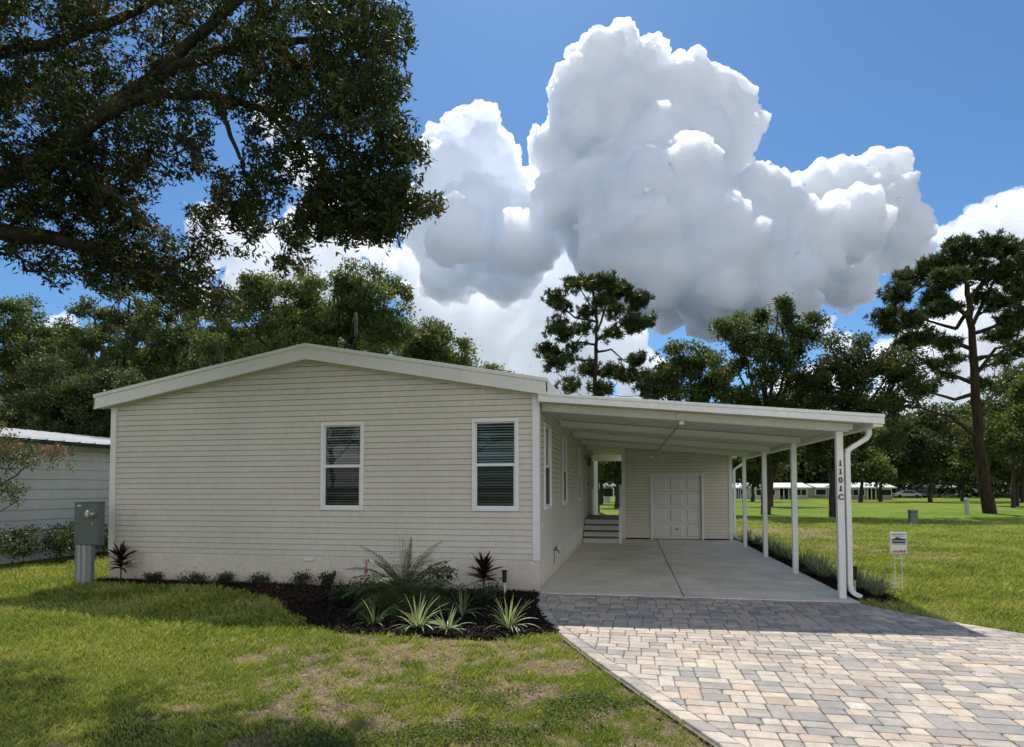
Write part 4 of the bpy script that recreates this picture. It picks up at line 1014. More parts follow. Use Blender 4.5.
GS = 'oaks across the street behind the viewer'
for k, (x, y, lab) in enumerate(((-9., -31., 'oak across the street opposite the left front window'), (3.5, -34., 'oak across the street opposite the carport'), (-22., -36., 'oak across the street far to the left'))):
    lobes = [(np.array([x+dx, y+dy, z]), r_, r_*.8) for dx, dy, z, r_ in ((0, 0, 7, 3.2), (-2.6, .5, 5.8, 2.4), (2.5, -.4, 6.1, 2.5), (.6, .8, 9, 2.2), (-1.2, -.6, 8.4, 2.1))]
    broadleaf(lab, x, y, lobes, [(x, y, GZ-.1), (x+.1, y, 2.4), (x+.2, y, 4.6)], 60, .9, 110, .22, 'leaf_oak', GS, .03)

# bare twigs standing above the eave line
t = thing('bare_tree', 'thin leafless twigs sticking up behind the right end of the house roof', 'tree', tuple(P(560, 487, 30)*np.array([1, 1, 0])+np.array([0, 0, GZ])))
tp = P(560, 487, 30); tips = [P(u, v, 30+random.uniform(-1, 1)) for u, v in ((556, 372), (562, 378), (570, 374), (565, 385), (552, 390), (578, 382), (548, 384), (573, 392), (560, 366), (567, 369))]
E_, td = skeleton([([np.array([tp[0], tp[1], GZ-.1]), P(563, 420, 30), P(561, 398, 30)], .1, .04)], tips, .4, .012, [tp[0], tp[1], 0])
wood('trunk', E_, 'bark', t, 5)

# far wood closing the horizon
n = 46000; az = rng.uniform(-1.25, 1.25, n); D = rng.uniform(138, 180, n)
cA, sA = np.sin(az-YAW), np.cos(az-YAW); x = CAM[0]+cA*D; y = CAM[1]+sA*D
top = 13+7*(fbm(az*14+3, az*0+2, 4)-.4)*2; z = -.9+top*rng.random(n)**1.15
o = leaves('distant_wood', np.stack([x, y, z], 1), rng.normal(size=(n, 3)), rng.uniform(.7, 1.7, n), rng.uniform(.5, 1.2, n), 'leaf_wood', None, .22+.035*(z-5)+rng.normal(0, .15, n))
tag(o, 'dark continuous belt of distant woodland closing the horizon', 'wood', kind='stuff')

# ------------------------------------------------------------------ the near oak overhanging from the left
def near_oak():
    base = np.array([-8.1, -3.3, GZ]); t = thing('oak_tree', 'huge dark oak whose boughs overhang the lawn from the upper left', 'tree', tuple(base))
    Q = lambda pts: [P(u, v, D) for u, v, D in pts]
    mains = [([base-np.array([0, 0, .2]), base+np.array([.05, 0, 1.6]), P(-110, 250, 7.6), P(-70, 150, 7.5), P(-40, 60, 7.5), P(20, -60, 7.6)], .40, .18),
             (Q([(-110, 250, 7.6), (-50, 222, 7.7), (10, 232, 7.8), (60, 238, 7.9), (105, 252, 8), (150, 272, 8), (190, 286, 8.1), (228, 306, 8.2)]), .16, .015),
             (Q([(-70, 170, 7.5), (0, 178, 7.5), (50, 155, 7.6), (100, 115, 7.7), (150, 78, 7.8), (200, 35, 7.9), (260, -20, 8)]), .125, .045),
             (Q([(100, 115, 7.7), (160, 92, 7.7), (215, 95, 7.8), (270, 110, 7.8), (330, 138, 7.8), (380, 175, 7.8), (415, 205, 7.7)]), .075, .014),
             (Q([(150, 78, 7.8), (220, 50, 8), (300, 40, 8.2), (370, 35, 8.3), (405, 60, 8.3)]), .08, .018),
             (Q([(215, 95, 7.8), (232, 135, 7.6), (248, 178, 7.5), (262, 205, 7.5)]), .04, .012),
             (Q([(50, 155, 7.6), (90, 178, 7.4), (130, 205, 7.3), (150, 225, 7.3)]), .07, .02),
             (Q([(270, 110, 7.8), (310, 165, 7.6), (335, 210, 7.5)]), .035, .01),
             (Q([(-40, 60, 7.8), (60, 40, 8.2), (140, 10, 8.4), (220, -40, 8.4)]), .08, .03),
             (Q([(-70, 150, 7.8), (-20, 110, 8.2), (40, 80, 8.5), (90, 60, 8.6)]), .06, .02)]
    # where the foliage is (px lobes: u, v, r, weight)
    spec = [(40, 40, 75, 9), (130, 40, 75, 9), (220, 40, 70, 8), (300, 40, 60, 7), (355, 40, 45, 5), (385, 30, 32, 2.5), (-60, 60, 90, 7), (60, -80, 100, 5), (200, -90, 100, 5), (330, -70, 80, 4),
            (30, 120, 60, 6), (100, 130, 60, 6), (170, 110, 45, 3.2), (250, 70, 50, 4), (320, 95, 45, 5), (365, 100, 32, 3), (390, 85, 22, 1.2),
            (70, 175, 45, 4.5), (20, 180, 35, 2.2), (120, 185, 38, 3.4), (105, 225, 40, 4.5), (60, 215, 38, 2.5), (140, 250, 36, 4.5), (110, 262, 28, 2.6), (185, 258, 24, 1.6), (165, 275, 22, 1.5), (40, 245, 30, 1.3), (60, 265, 22, .9), (15, 225, 30, 1.2),
            (160, 170, 26, .9), (195, 150, 24, .8), (235, 190, 26, 2.1), (250, 215, 20, 1.7), (275, 180, 24, 1.2), (300, 150, 28, 1.3), (268, 140, 22, .8),
            (340, 195, 32, 4.2), (375, 205, 32, 4.4), (320, 215, 24, 2.4), (405, 200, 26, 2.6), (432, 203, 12, .8), (385, 165, 30, 2.4), (410, 150, 20, 1.0), (345, 160, 26, 1.6), (385, 228, 16, 1.0), (350, 228, 16, .9), (295, 232, 16, .9), (300, 255, 14, .6), (285, 262, 10, .4), (250, 245, 14, .7), (215, 240, 16, .7), (200, 215, 16, .6), (395, 130, 22, 1.2),
            (205, 288, 22, 1.3), (228, 300, 14, .5), (180, 295, 18, .8), (-80, 200, 60, 3), (-100, 100, 90, 4)]
    wts = np.array([s[3] for s in spec], float); NT = 6000; idx = rng.choice(len(spec), NT, p=wts/wts.sum())
    tips = np.empty((NT, 3))
    for k, i in enumerate(idx):
        u, v, r, _ = spec[i]; a = rng.uniform(0, 2*math.pi); q = r*math.sqrt(rng.random())
        uu, vv = u+q*math.cos(a), v+q*math.sin(a)
        Dm = 7.7+.5*math.sin(uu*.013)+.3*math.sin(vv*.03); spread = 1.25 if vv < 130 else .75
        tips[k] = P(uu, vv, Dm+rng.normal(0, .55)*spread)
    E_, td = skeleton(mains, tips, .16, .0032, base+np.array([0, 0, 4.]), wig=.10, expo=.42, sag=-.05)
    wood('trunk', E_, 'bark', t, 6)
    # leaf whorls at and below every tip
    per = 15; n = NT*per; ci = np.repeat(np.arange(NT), per); td = unit(td+1e-6)
    back = rng.random(n)**1.3*.20
    pos = tips[ci]-td[ci]*back[:, None]+rng.normal(0, .035, (n, 3)); pos[:, 2] -= .02
    dirs = unit(rng.normal(size=(n, 3)))+td[ci]*.75+np.array([0, 0, -.12])
    ct = rng.normal(0, .13, NT)[ci]
    # scattered rust-brown sprays
    rust = (rng.random(NT) < .018)[ci]
    tone = .45+ct+rng.normal(0, .16, n); tone = np.minimum(tone, .9); tone[rust] = 1.
    leaves('crown', pos, dirs, rng.uniform(.055, .105, n), rng.uniform(.020, .036, n), 'leaf_near', t, tone, fold=.3)
    # bare twigs below the lowest bough
    return t
near_oak()

# ------------------------------------------------------------------ garden plants
def blades_plant(name, label, cat, x, y, n, h, spread, wd, mat, group=None, curl=.6, tone=(.5, .2), droop=1.0, z0=None):
    g = GZ+.02 if z0 is None else z0; t = thing(name, label, cat, (x, y, g), group); V = []; T = []
    for i in range(n):
        a = random.uniform(0, 2*math.pi); lean = random.random()**.7*spread; L = h*random.uniform(.65, 1.15); w_ = wd*random.uniform(.7, 1.2)
        d = np.array([math.cos(a), math.sin(a), 0]); s = np.array([-d[1], d[0], 0]); p = np.array([x, y, g])+d*random.uniform(0, .04); S = 6; prev = None; th = math.pi/2-lean*.55; tn = random.gauss(*tone)
        for k in range(S+1):
            f = k/S; ww = w_*(.55+.9*f-1.45*f*f)*1.6 if f > .15 else w_*.8
            ww = max(ww, .0008); q = (p-s*ww/2, p+s*ww/2+np.array([0, 0, .002]))
            if prev is not None: V += [prev[0], prev[1], q[1], q[0]]; T.append(tn+.05*math.sin(k))
            prev = q; th -= lean*curl*droop*(1.4/S); p = p+(d*math.cos(th)+np.array([0, 0, math.sin(th)]))*L/S
    npmesh('leaf_blades', np.array(V), 4, mat, t, np.array(T))
    return t
FG = 'variegated flax lilies along the front of the bed'
for px_, py_, h, n, lab in ((374, 627, .43, 24, 'small striped flax lily at the left end of the front row'), (417, 631, .50, 46, 'largest pale striped flax lily below the palm'), (447, 634, .36, 30, 'low cream-edged flax lily right beside the largest one'), (508, 631, .47, 50, 'bright striped flax lily alone at the right end of the bed'), (462, 618, .46, 26, 'grey-green flax lily standing behind the low cream-edged one')):
    p = PG(px_, py_, GZ); blades_plant('flax_lily', lab, 'plant', p[0], p[1], int(n*1.2), h*.84, 1.3, .019, 'leaf_flax', FG, curl=.95, tone=(.35 if '-green' in lab or 'small' in lab else .68, .18))
def ti(x, y, h, lab, n=60):
    t = thing('ti_plant', lab, 'plant', (x, y, GZ), 'dark purple ti plants by the front wall')
    m = MB(); m.tube([(x, y, GZ), (x+.01, y, h*.75)], [.012, .009], 6); m.build('stem', 'bark', t)
    V = []; T = []
    for i in range(n):
        zc = h*(.40+.35*i/n); a = i*2.4; el = random.uniform(-.1, .5)+1.0*i/n; L = random.uniform(.24, .36); d = np.array([math.cos(a)*math.cos(el), math.sin(a)*math.cos(el), math.sin(el)]); s = unit(np.cross(d, [0, 0, 1.])+rng.normal(0, .2, 3)); p = np.array([x, y, zc]); W_ = random.uniform(.016, .028); prev = None
        for k in range(6):
            f = k/5; ww = W_*math.sin(math.pi*min(1, .12+f*.88))+.001; q = (p-s*ww, p+s*ww)
            if prev is not None: V += [prev[0], prev[1], q[1], q[0]]; T.append(random.random()**1.5)
            prev = q; p = p+d*L/5; d = unit(d+np.array([0, 0, -.12]))
    npmesh('leaf_rosette', np.array(V), 4, 'leaf_ti', t, np.array(T))
ti(-.76, -.42, .52, 'dark purple spiky ti plant between the palm and the garden light', 75)
ti(-7.12, -.28, .58, 'dark purple spiky ti plant at the left house corner', 55)
def palm(x, y):
    t = thing('pygmy_date_palm', 'feathery pygmy date palm with arching fronds in the middle of the bed', 'palm', (x, y, GZ))
    wv = MB(); V = []; T = []
    for i in range(64):
        a = i*2.39996+random.uniform(-.2, .2); el = R(84) if i < 2 else R(74)-R(70)*(i/64)**.85; L = random.uniform(.74, .90)*(1 if i > 1 else .82); d = np.array([math.cos(a)*math.cos(el), math.sin(a)*math.cos(el), math.sin(el)]); p = np.array([x, y, .10+.10*(1-i/64)])+d*.03; pts = [p]; S = 16
        for k in range(S): d = unit(d+np.array([0, 0, (-.070-.05*(i/64) if i > 2 else -.02)])); p = p+d*L/S; pts.append(p)
        wv.tube(pts, [.0045*(1-.8*k/S) for k in range(S+1)], 4)
        for k in range(3, S+1):
            for s_ in (-1, 1):
              for hf in (0, .5):
                dd_ = unit(pts[k]-pts[k-1]); pp = pts[k]-dd_*L/S*hf; side = unit(np.cross(dd_, [0, 0, 1.])+1e-6)*s_; ll = .23*math.sin(math.pi*(.18+.78*k/S))+.02; ld = unit(side*1.2+dd_*.45+np.array([0, 0, .12+random.uniform(-.15, .15)])); nn = unit(np.cross(ld, [0, 0, 1.]))*.0064
                e1 = pp+ld*ll*.5; e2 = pp+ld*ll+np.array([0, 0, -ll*.25]); V += [pp-nn, pp+nn, e1+nn, e1-nn, e1-nn, e1+nn, e2+nn*.2, e2-nn*.2]; tn = random.gauss(.5, .2); T += [tn, tn]
    wv.build('frond_stalks', 'leaf_palm', t, tone=True); npmesh('fronds', np.array(V), 4, 'leaf_palm', t, np.array(T))
    m = MB(); m.tube([(x, y, GZ-.02), (x, y, .1), (x, y, .24)], [.06, .07, .03], 10); m.build('trunk', 'bark', t)
palm(-1.50, -1.72)
m = MB()
px0, py0 = -1.92, -1.98
m.poly([(px0, py0, .66), (px0+.018, py0, .66), (px0+.03, py0+.005, .52), (px0+.005, py0+.01, .49)]); m.poly([(px0+.004, py0-.01, .66), (px0+.02, py0, .66), (px0+.008, py0-.02, .42), (px0-.014, py0-.01, .44)])
tag(m.build('flagging_ribbon', 'pink'), 'bright pink plastic ribbon hanging on the palm fronds', 'ribbon')
def shrub(name, lab, x, y, h, r, n, L, mat, group, cat='shrub', z0=GZ, flowers=None):
    t = thing(name, lab, cat, (x, y, z0), group)
    tips = np.array([x, y, z0])+np.stack([rng.normal(0, r*.5, 26), rng.normal(0, r*.5, 26), h*rng.uniform(.35, 1, 26)], 1)
    E_, td = skeleton([([(x, y, z0-.03), (x, y, z0+h*.25)], .012, .008)], tips, h*.2, .0025, [x, y, z0]); wood('stem', E_, 'bark', t, 4)
    ci = rng.integers(0, 26, n); pos = tips[ci]+rng.normal(0, r*.22, (n, 3)); pos[:, 2] = np.maximum(pos[:, 2], z0+.01)
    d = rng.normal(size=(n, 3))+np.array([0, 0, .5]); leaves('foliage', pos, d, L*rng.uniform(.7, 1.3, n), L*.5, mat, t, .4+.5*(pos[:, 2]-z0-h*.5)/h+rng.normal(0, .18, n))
    if flowers: leaves('flowers', pos[:flowers]+np.array([0, 0, .01]), rng.normal(size=(flowers, 3)), L*.7, L*.6, 'flower_pink', t, rng.random(flowers))
    return t
SG = 'small green shrubs in the bed along the front wall'
for px_, py_, h, r, lab in ((165, 581, .17, .13, 'tiny green shrub right of the left purple plant'), (203, 583, .20, .16, 'low dark shrub, second from the left along the wall'), (231, 584, .21, .15, 'upright little shrub, third from the left along the wall'), (262, 586, .16, .13, 'pale tipped little shrub at the start of the reddish bark'), (302, 588, .20, .14, 'little shrub below the white wall vent'), (327, 590, .22, .14, 'thin twiggy shrub right of the wall vent'),
                        (345, 606, .28, .18, 'dark feathery shrub at the left foot of the palm'), (440, 602, .42, .18, 'dark leafy shrub just right of the palm'), (460, 612, .30, .18, 'rounded green shrub behind the striped flax lilies'), (488, 612, .36, .2, 'fine-leaved green shrub below the dark purple plant'), (370, 606, .35, .2, 'shaded shrub under the left palm fronds')):
    p = PG(px_, py_, GZ); p[1] = min(p[1], -.16); shrub('small_shrub', lab, p[0], p[1], h*random.uniform(.75, 1.25), r*random.uniform(.8, 1.2), 480, random.uniform(.035, .055), 'leaf_small', SG)
# border grass beside the slab
BG = 'border grass clumps along the right edge of the slab'
kk = 0
ords = ['first', 'second', 'third', 'fourth', 'fifth', 'sixth', 'seventh', 'eighth', 'ninth', 'tenth', 'eleventh', 'twelfth', 'thirteenth', 'fourteenth', 'fifteenth', 'sixteenth']
yy = .55
for k in range(15):
    xx = 4.80+random.uniform(-.10, .10)
    blades_plant('border_grass', ords[k]+' silvery border grass clump counting back from the front carport post', 'plant', xx, yy, 120, random.uniform(.34, .46), 1.35, .013, 'leaf_grassy', BG, tone=(.6, .25), z0=GZ+.02)
    yy += .58+.02*k
# neighbour's hedge
HG = 'mixed hedge shrubs below the neighbouring house wall'
hl = ['grey-leaved hedge shrub at the left frame edge', 'dense hedge shrub second from the left frame edge', 'hedge shrub with pale tips in the middle of the row', 'leafy hedge shrub left of the meter cabinet', 'bright green hedge shrub directly behind the meter cabinet', 'tall hedge shrub between meter cabinet and house corner', 'hedge shrub half hidden by the left house corner', 'low hedge shrub at the far left outside the row']
for k, yb in enumerate((1.35, 2.0, 2.65, 3.3, 3.95, 4.6, 5.3, .6)):
    shrub('hedge_shrub', hl[k], -10.95+random.uniform(-.1, .1), yb, random.uniform(.6, .85), .36, 950, .07, 'leaf_shrub', HG)
# crape myrtle reaching in at the left edge
t = thing('crape_myrtle', 'crape myrtle with pink blossoms reaching in from the left frame edge', 'tree', (-10.35, -.35, GZ))
tips = np.array([P(u, v, 12.2+random.uniform(-.6, .6)) for u, v in [(rng.normal(8, 22), rng.normal(448, 6)) for _ in range(30)]+[(rng.normal(30, 18), rng.normal(457, 5)) for _ in range(22)]+[(rng.normal(4, 10), rng.normal(488, 5)) for _ in range(12)]+[(rng.normal(-25, 25), rng.normal(460, 22)) for _ in range(50)]+[(rng.normal(2, 8), rng.normal(420, 14)) for _ in range(12)]+[(rng.normal(55, 6), rng.normal(450, 3)) for _ in range(6)]])
bs = np.array([-10.35, -.35, GZ])
E_, td = skeleton([([bs-[0, 0, .1], bs+[.05, 0, .9], P(-20, 500, 12.2), P(-15, 470, 12.2)], .05, .02), ([P(-20, 500, 12.2), P(10, 478, 12.2), P(28, 464, 12.2)], .02, .008)], tips, .15, .0035, bs); wood('trunk', E_, 'bark', t, 6)
leafmat('leaf_myrtle', [(0, (.03, .05, .02)), (.6, (.08, .12, .04)), (.8, (.16, .15, .06)), (1, (.22, .09, .06))], .5, .35, .3)
n = len(tips)*30; ci = rng.integers(0, len(tips), n); leaves('crown', tips[ci]+rng.normal(0, .06, (n, 3)), rng.normal(size=(n, 3)), .055, .028, 'leaf_myrtle', t, rng.normal(.5, .25, n))
bl = np.array([P(u, v, 12.0) for u, v in ((4, 446), (12, 448), (18, 445), (45, 447), (56, 448), (64, 449), (50, 449), (2, 451))]); n = 8*38; ci = rng.integers(0, 8, n); leaves('blossoms', bl[ci]+rng.normal(0, .055, (n, 3)), rng.normal(size=(n, 3)), .03, .03, 'flower_pink', t, rng.random(n))

# ------------------------------------------------------------------ neighbouring house on the left
nb_ = thing('neighbour_house', 'pale blue-grey lap-sided house with white metal roof beyond the hedge on the left', 'house', (-15.5, 6, GZ))
m = MB(); siding(m, (-11.6, 0, 0), (0, 1, 0), (1, 0, 0), -5, 15, .0, lambda x: 2.62, pitch=.225, lip=.022); m.build('side_wall', 'nbr_siding', nb_)
m = MB(); siding(m, (-11.6, -5, 0), (-1, 0, 0), (0, -1, 0), 0, 7.8, .0, lambda x: 2.62+.5*(1-abs(x-3.9)/3.9), pitch=.225, lip=.022, brk=(3.9,)); siding(m, (-11.6, 15, 0), (-1, 0, 0), (0, 1, 0), 0, 7.8, .0, lambda x: 2.62+.5*(1-abs(x-3.9)/3.9), pitch=.225, brk=(3.9,)); siding(m, (-19.4, 0, 0), (0, 1, 0), (-1, 0, 0), -5, 15, 0, lambda x: 2.62, pitch=.225)
m.build('end_wall', 'nbr_siding', nb_)
m = MB()
for k in range(51):
    y0 = -5.4+k*.41; y1 = y0+.41
    for xa, za, xb, zb in ((-11.2, 2.66, -15.5, 3.24), (-15.5, 3.24, -19.8, 2.66)):
        m.poly([(xa, y0, za), (xa, y1, za), (xb, y1, zb), (xb, y0, zb)])
        m.hexa([(xa, y0, za+.002), (xa, y0+.04, za+.002), (xb, y0+.04, zb+.002), (xb, y0, zb+.002), (xa, y0, za+.028), (xa, y0+.04, za+.028), (xb, y0+.04, zb+.028), (xb, y0, zb+.028)])
m.build('roof', 'nbr_roof', nb_)
m = MB(); m.box(-11.21, -11.17, -5.4, 15.5, 2.56, 2.655); m.build('eave_fascia', 'eave_shadow', nb_); m = MB(); m.box(-11.19, -11.58, -5.4, 15.5, 2.60, 2.62); m.build('soffit', 'eave_shadow', nb_)  # near-black fascia and soffit, the eave shadow painted into their colour

# ------------------------------------------------------------------ far houses, cars
def far_house(lab, u0, u1, D, wall, roofh=.8, group='long white-roofed houses across the lawn', dz=0.):
    a, b2 = P(u0, 487, D), P(u1, 487, D+dz); a, b2 = Vector((a[0], a[1], 0)), Vector((b2[0], b2[1], 0)); g = float(gz(a.x, a.y))-.1
    c_ = (a+b2)/2; U = (b2-a).normalized(); Nn = Vector((U.y, -U.x, 0)); L = (b2-a).length; t = thing('long_house', lab, 'house', (c_.x, c_.y, g), group)
    def bx(mb, x0, x1, n0, n1, z0, z1): mb.hexa([a+U*x0+Nn*n0+Vector((0, 0, g+z0)), a+U*x1+Nn*n0+Vector((0, 0, g+z0)), a+U*x1+Nn*n1+Vector((0, 0, g+z0)), a+U*x0+Nn*n1+Vector((0, 0, g+z0)), a+U*x0+Nn*n0+Vector((0, 0, g+z1)), a+U*x1+Nn*n0+Vector((0, 0, g+z1)), a+U*x1+Nn*n1+Vector((0, 0, g+z1)), a+U*x0+Nn*n1+Vector((0, 0, g+z1))])
    m = MB(); bx(m, .3, L*.45, -6, 0, 0, 2.05); bx(m, L*.72, L-.2, -6, 0, 0, 2.05); bx(m, L*.45, L*.72, -6, -3.2, 0, 2.04); m.build('wall', wall, t)
    m = MB(); n0, n1 = .5, -6.5; zc = 2.1+roofh
    p = lambda x, n_, z: a+U*x+Nn*n_+Vector((0, 0, g+z))
    m.poly([p(-.3, n0, 2.1), p(L+.3, n0, 2.1), p(L+.3, -3, zc), p(-.3, -3, zc)]); m.poly([p(-.3, n1, 2.1), p(-.3, -3, zc), p(L+.3, -3, zc), p(L+.3, n1, 2.1)]); m.poly([p(-.3, n0, 2.1), p(-.3, -3, zc), p(-.3, n1, 2.1)]); m.poly([p(L+.3, n0, 2.1), p(L+.3, n1, 2.1), p(L+.3, -3, zc)])
    bx(m, -.32, L+.32, n0-.01, n0+.06, 1.94, 2.14); m.build('roof', 'far_roof', t)
    for x in (L*.08, L*.2, L*.33, L*.8, L*.9):
        wn = thing('window', None, None); wn.parent = t; q = p(x, .03, 1); wn.location = q-Vector(t.location)
        m = MB(); bx(m, x-.45, x+.45, .01, .06, .75, 1.75); bx(m, x-.52, x+.52, .0, .03, .7, 1.82); m.build('frame', 'white_trim', wn); m = MB(); bx(m, x-.40, x+.40, .062, .07, .8, 1.7); m.build('pane', 'dark_room', wn)
    m = MB(); bx(m, L*.455, L*.715, -3.15, -3.1, .7, 1.95); m.build('screen_porch', 'dark_room', t)
    for x in (L*.46, L*.54, L*.63, L*.71):
        m = MB(); bx(m, x-.06, x+.06, -.1, .02, 0, 2.05); m.build('porch_post', 'white_trim', t)
far_house('long pale house with white roof seen between the rear carport posts', 754, 809, 104, 'far_wall')
far_house('long house with bright white roof right of the downspout', 846, 893, 100, 'far_wall_tan')
far_house('low grey house with white roof at the left of the far row', 722, 748, 112, 'far_wall')
far_house('small pale far house glimpsed behind the big pine trunk', 932, 956, 122, 'far_wall_tan', .6)
far_house('white house glimpsed through the porch passage', 585, 612, 70, 'far_wall', .4, None)
def car(lab, u, D, mat, face=0.):
    c_ = P(u, 487, D); x, y = c_[0], c_[1]; g = float(gz(x, y)); t = thing('parked_car', lab, 'car', (x, y, g), 'cars parked beyond the far lawn')
    prof = [(-2.2, .35), (-2.15, .8), (-1.3, .95), (-.7, 1.42), (.7, 1.45), (1.5, 1.0), (2.1, .88), (2.2, .4)]
    m = MB(); Wc = .88
    for s_ in (-1, 1): 
        q = [(x+a, y+s_*Wc*(1 if z < 1 else .82), g+z) for a, z in prof]; m.poly(q if s_ < 0 else q[::-1])
    for i in range(len(prof)):
        j = (i+1) % len(prof); A, B_ = prof[i], prof[j]; wa = Wc*(1 if A[1] < 1 else .82); wb = Wc*(1 if B_[1] < 1 else .82); m.poly([(x+A[0], y-wa, g+A[1]), (x+A[0], y+wa, g+A[1]), (x+B_[0], y+wb, g+B_[1]), (x+B_[0], y-wb, g+B_[1])])
    m.build('body', mat, t)
    m = MB(); m.poly([(x-1.1, y-.9, g+.98), (x+1.3, y-.9, g+.98), (x+.62, y-.75, g+1.38), (x-.68, y-.75, g+1.36)]); m.build('side_window', 'dark_room', t)
    for wx in (-1.4, 1.4):
        for s_ in (-1, 1): m = MB(); m.tube([(x+wx, y+s_*.72, g+.33), (x+wx, y+s_*.92, g+.33)], .33, 16); m.build('wheel', 'rubber', t)
far_house('short tan house with white roof between the two long ones', 816, 838, 110, 'far_wall_tan', .7)
car('silver car parked right of the long white-roofed house', 906, 112, 'car_paint'); car('dark car parked at the end of the far row', 918, 116, 'car_paint_dark')

# ------------------------------------------------------------------ cumulus clouds: billowing solids far beyond the trees
def cloud(name, label, D, blobs, seed, vox, amp=1.0, mat='cloud'):
    g_ = np.random.default_rng(seed)
    def ico(n):
        bm = bmesh.new(); bmesh.ops.create_icosphere(bm, subdivisions=n, radius=1); v = np.array([x.co for x in bm.verts]); f = np.array([[q.index for q in x.verts] for x in bm.faces]); bm.free(); return v, f
    I3, I2, I1 = ico(4), ico(3), ico(2)
    Vs, Fs, cnt = [], [], 0
    def put(I, c_, r):
        nonlocal cnt
        k = len(c_); v = (I[0][None]*r[:, None, None]+c_[:, None, :]).reshape(-1, 3); f = (I[1][None]+(np.arange(k)*len(I[0]))[:, None, None]).reshape(-1, 3)+cnt; Vs.append(v); Fs.append(f); cnt += len(v)
    def sats(c_, r, n, lo, hi, sink, up):
        d = g_.normal(size=(len(c_)*n, 3)); d[:, 2] += up; d = unit(d); R_ = np.repeat(r, n); s = R_*g_.uniform(lo, hi, len(R_))
        return np.repeat(c_, n, 0)+d*(R_-s*sink)[:, None], s
    k = D/F; c0 = np.array([P(b[0], b[1], D+(b[3] if len(b) > 3 else g_.uniform(-.35, .35)*b[2])*k) for b in blobs]); r0 = np.array([b[2]*k for b in blobs])
    put(I3, c0, r0*.94)
    c1, r1 = sats(c0, r0, 22, .18, .46, .5, .35); put(I2, c1, r1)
    c2, r2 = sats(c1, r1, 11, .22, .5, .45, .3); put(I1, c2, r2)
    big = r2 > 14; c3, r3 = sats(c2[big], r2[big], 5, .3, .5, .5, .3); put(I1, c3, r3)
    V = np.concatenate(Vs); Fc = np.concatenate(Fs).astype(np.int32); me = bpy.data.meshes.new(name)
    me.vertices.add(len(V)); me.vertices.foreach_set('co', V.astype(np.float32).ravel()); me.loops.add(Fc.size); me.loops.foreach_set('vertex_index', Fc.ravel())
    me.polygons.add(len(Fc)); me.polygons.foreach_set('loop_start', np.arange(0, Fc.size, 3, dtype=np.int32)); me.polygons.foreach_set('loop_total', np.full(len(Fc), 3, dtype=np.int32)); me.update(calc_edges=True)
    o = link(name, me, mat, None, True)
    rm = o.modifiers.new('remesh', 'REMESH'); rm.mode = 'VOXEL'; rm.voxel_size = vox; rm.use_smooth_shade = True
    sm = o.modifiers.new('soften', 'SMOOTH'); sm.iterations = 1; sm.factor = .5
    sc_ = D/2000
    for ty, ns, st in (('CLOUDS', 110, 45), ('CLOUDS', 45, 26), ('CLOUDS', 17, 15), ('CLOUDS', 8, 7)):
        tx = bpy.data.textures.new('puff', ty); tx.noise_scale = ns*sc_; tx.noise_depth = 4
        md = o.modifiers.new('puff', 'DISPLACE'); md.texture = tx; md.texture_coords = 'GLOBAL'; md.strength = st*sc_*amp; md.mid_level = .5
    # bake the shape so the scene holds plain geometry
    dg = bpy.context.evaluated_depsgraph_get(); me2 = bpy.data.meshes.new_from_object(o.evaluated_get(dg)); o.modifiers.clear(); o.data = me2; me2.name = name; me2.shade_smooth()
    bpy.data.meshes.remove(me)
    return tag(o, label, 'cloud', 'cumulus clouds')
cloud('cumulus_cloud', 'towering white cumulus cloud with slate grey belly over the carport', 2200,
      [(693, 102, 24, 15), (622, 48, 20), (600, 72, 32), (575, 95, 26), (645, 78, 30), (690, 88, 30), (720, 102, 30), (738, 135, 26), (600, 125, 52), (655, 125, 55), (565, 150, 30), (700, 155, 48), (640, 180, 62), (590, 195, 45), (690, 215, 60), (740, 230, 45),
       (780, 235, 42), (815, 205, 30), (845, 190, 28), (882, 178, 24), (880, 215, 38), (900, 245, 28), (850, 245, 45), (840, 275, 35), (790, 275, 42), (735, 285, 45), (680, 270, 55), (640, 260, 45), (700, 300, 25), (600, 245, 34), (765, 190, 18), (655, 152, 30, -85), (702, 142, 26, -60), (668, 208, 48, -125), (618, 212, 34, -110), (748, 218, 36, -110), (803, 242, 34, -100), (562, 200, 26, -60), (852, 226, 28, -80), (722, 268, 48, -150), (645, 262, 42, -140), (775, 285, 34, -130)], 3, 5)
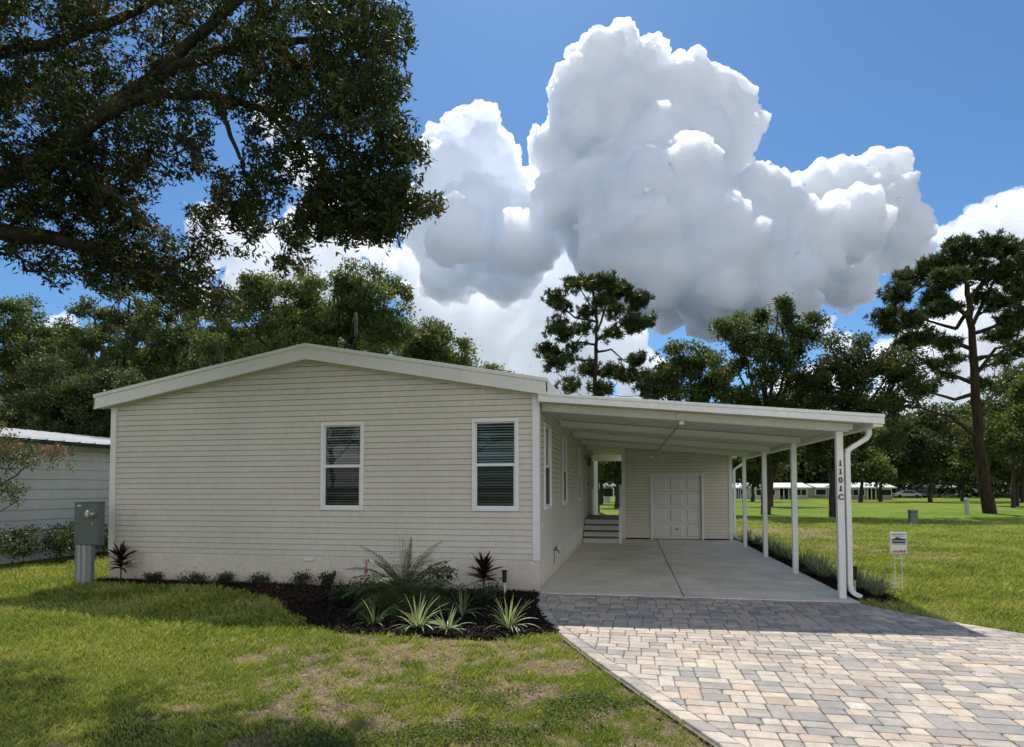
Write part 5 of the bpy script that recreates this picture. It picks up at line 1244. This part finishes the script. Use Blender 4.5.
cloud('cumulus_cloud', 'bright left-hand cumulus column rising beside the oak boughs', 2350,
      [(458, 132, 18), (478, 124, 20), (440, 152, 24), (490, 155, 28), (460, 185, 38), (510, 195, 32), (440, 225, 40), (490, 240, 45), (540, 225, 36), (565, 205, 26), (450, 270, 34), (510, 270, 34), (478, 205, 26, -60), (455, 235, 28, -90), (525, 245, 26, -90), (590, 235, 26, -40)], 5, 6, 1.0, 'cloud_mid')
cloud('cumulus_cloud', 'soft bright white cloud mass low behind the gable, under the two tall clouds', 2700,
      [(575, 258, 34, 10), (592, 288, 34, 0), (545, 275, 30, 10), (455, 318, 28, 10), (516, 342, 30, 10), (410, 265, 20), (420, 285, 22), (425, 300, 24), (440, 330, 30), (470, 300, 34), (510, 305, 36), (555, 300, 32), (480, 345, 36), (540, 345, 36), (590, 335, 34), (620, 350, 30), (640, 380, 26), (570, 385, 40), (500, 385, 40), (600, 300, 24), (520, 415, 36), (640, 425, 34), (445, 372, 30)], 15, 9, 1.3, 'cloud_thin')
cloud('cumulus_cloud', 'broken white cloud bank showing beneath the oak boughs', 2500,
      [(210, 228, 22), (240, 240, 26), (270, 262, 26), (310, 240, 30), (345, 255, 30), (375, 262, 20), (300, 285, 34), (250, 285, 26), (350, 290, 26), (205, 255, 18), (330, 215, 18), (60, 330, 16), (400, 290, 12), (190, 300, 20), (400, 200, 16), (385, 235, 14), (300, 170, 20), (270, 120, 18)], 9, 8, 1.2, 'cloud_thin')
cloud('cumulus_cloud', 'white cumulus bank behind the big pine at the right edge', 2600,
      [(1005, 215, 20), (975, 228, 18), (1030, 215, 28), (948, 242, 14), (990, 245, 26), (1030, 255, 36), (960, 262, 16), (1010, 285, 30), (985, 310, 30), (940, 335, 24), (905, 350, 22), (960, 360, 34), (1010, 350, 40), (920, 385, 34), (880, 365, 18), (970, 410, 44), (900, 425, 40), (840, 345, 14), (825, 325, 12), (1060, 300, 60), (850, 380, 18), (800, 400, 30), (1000, 440, 50)], 11, 8, 1.2, 'cloud_thin')
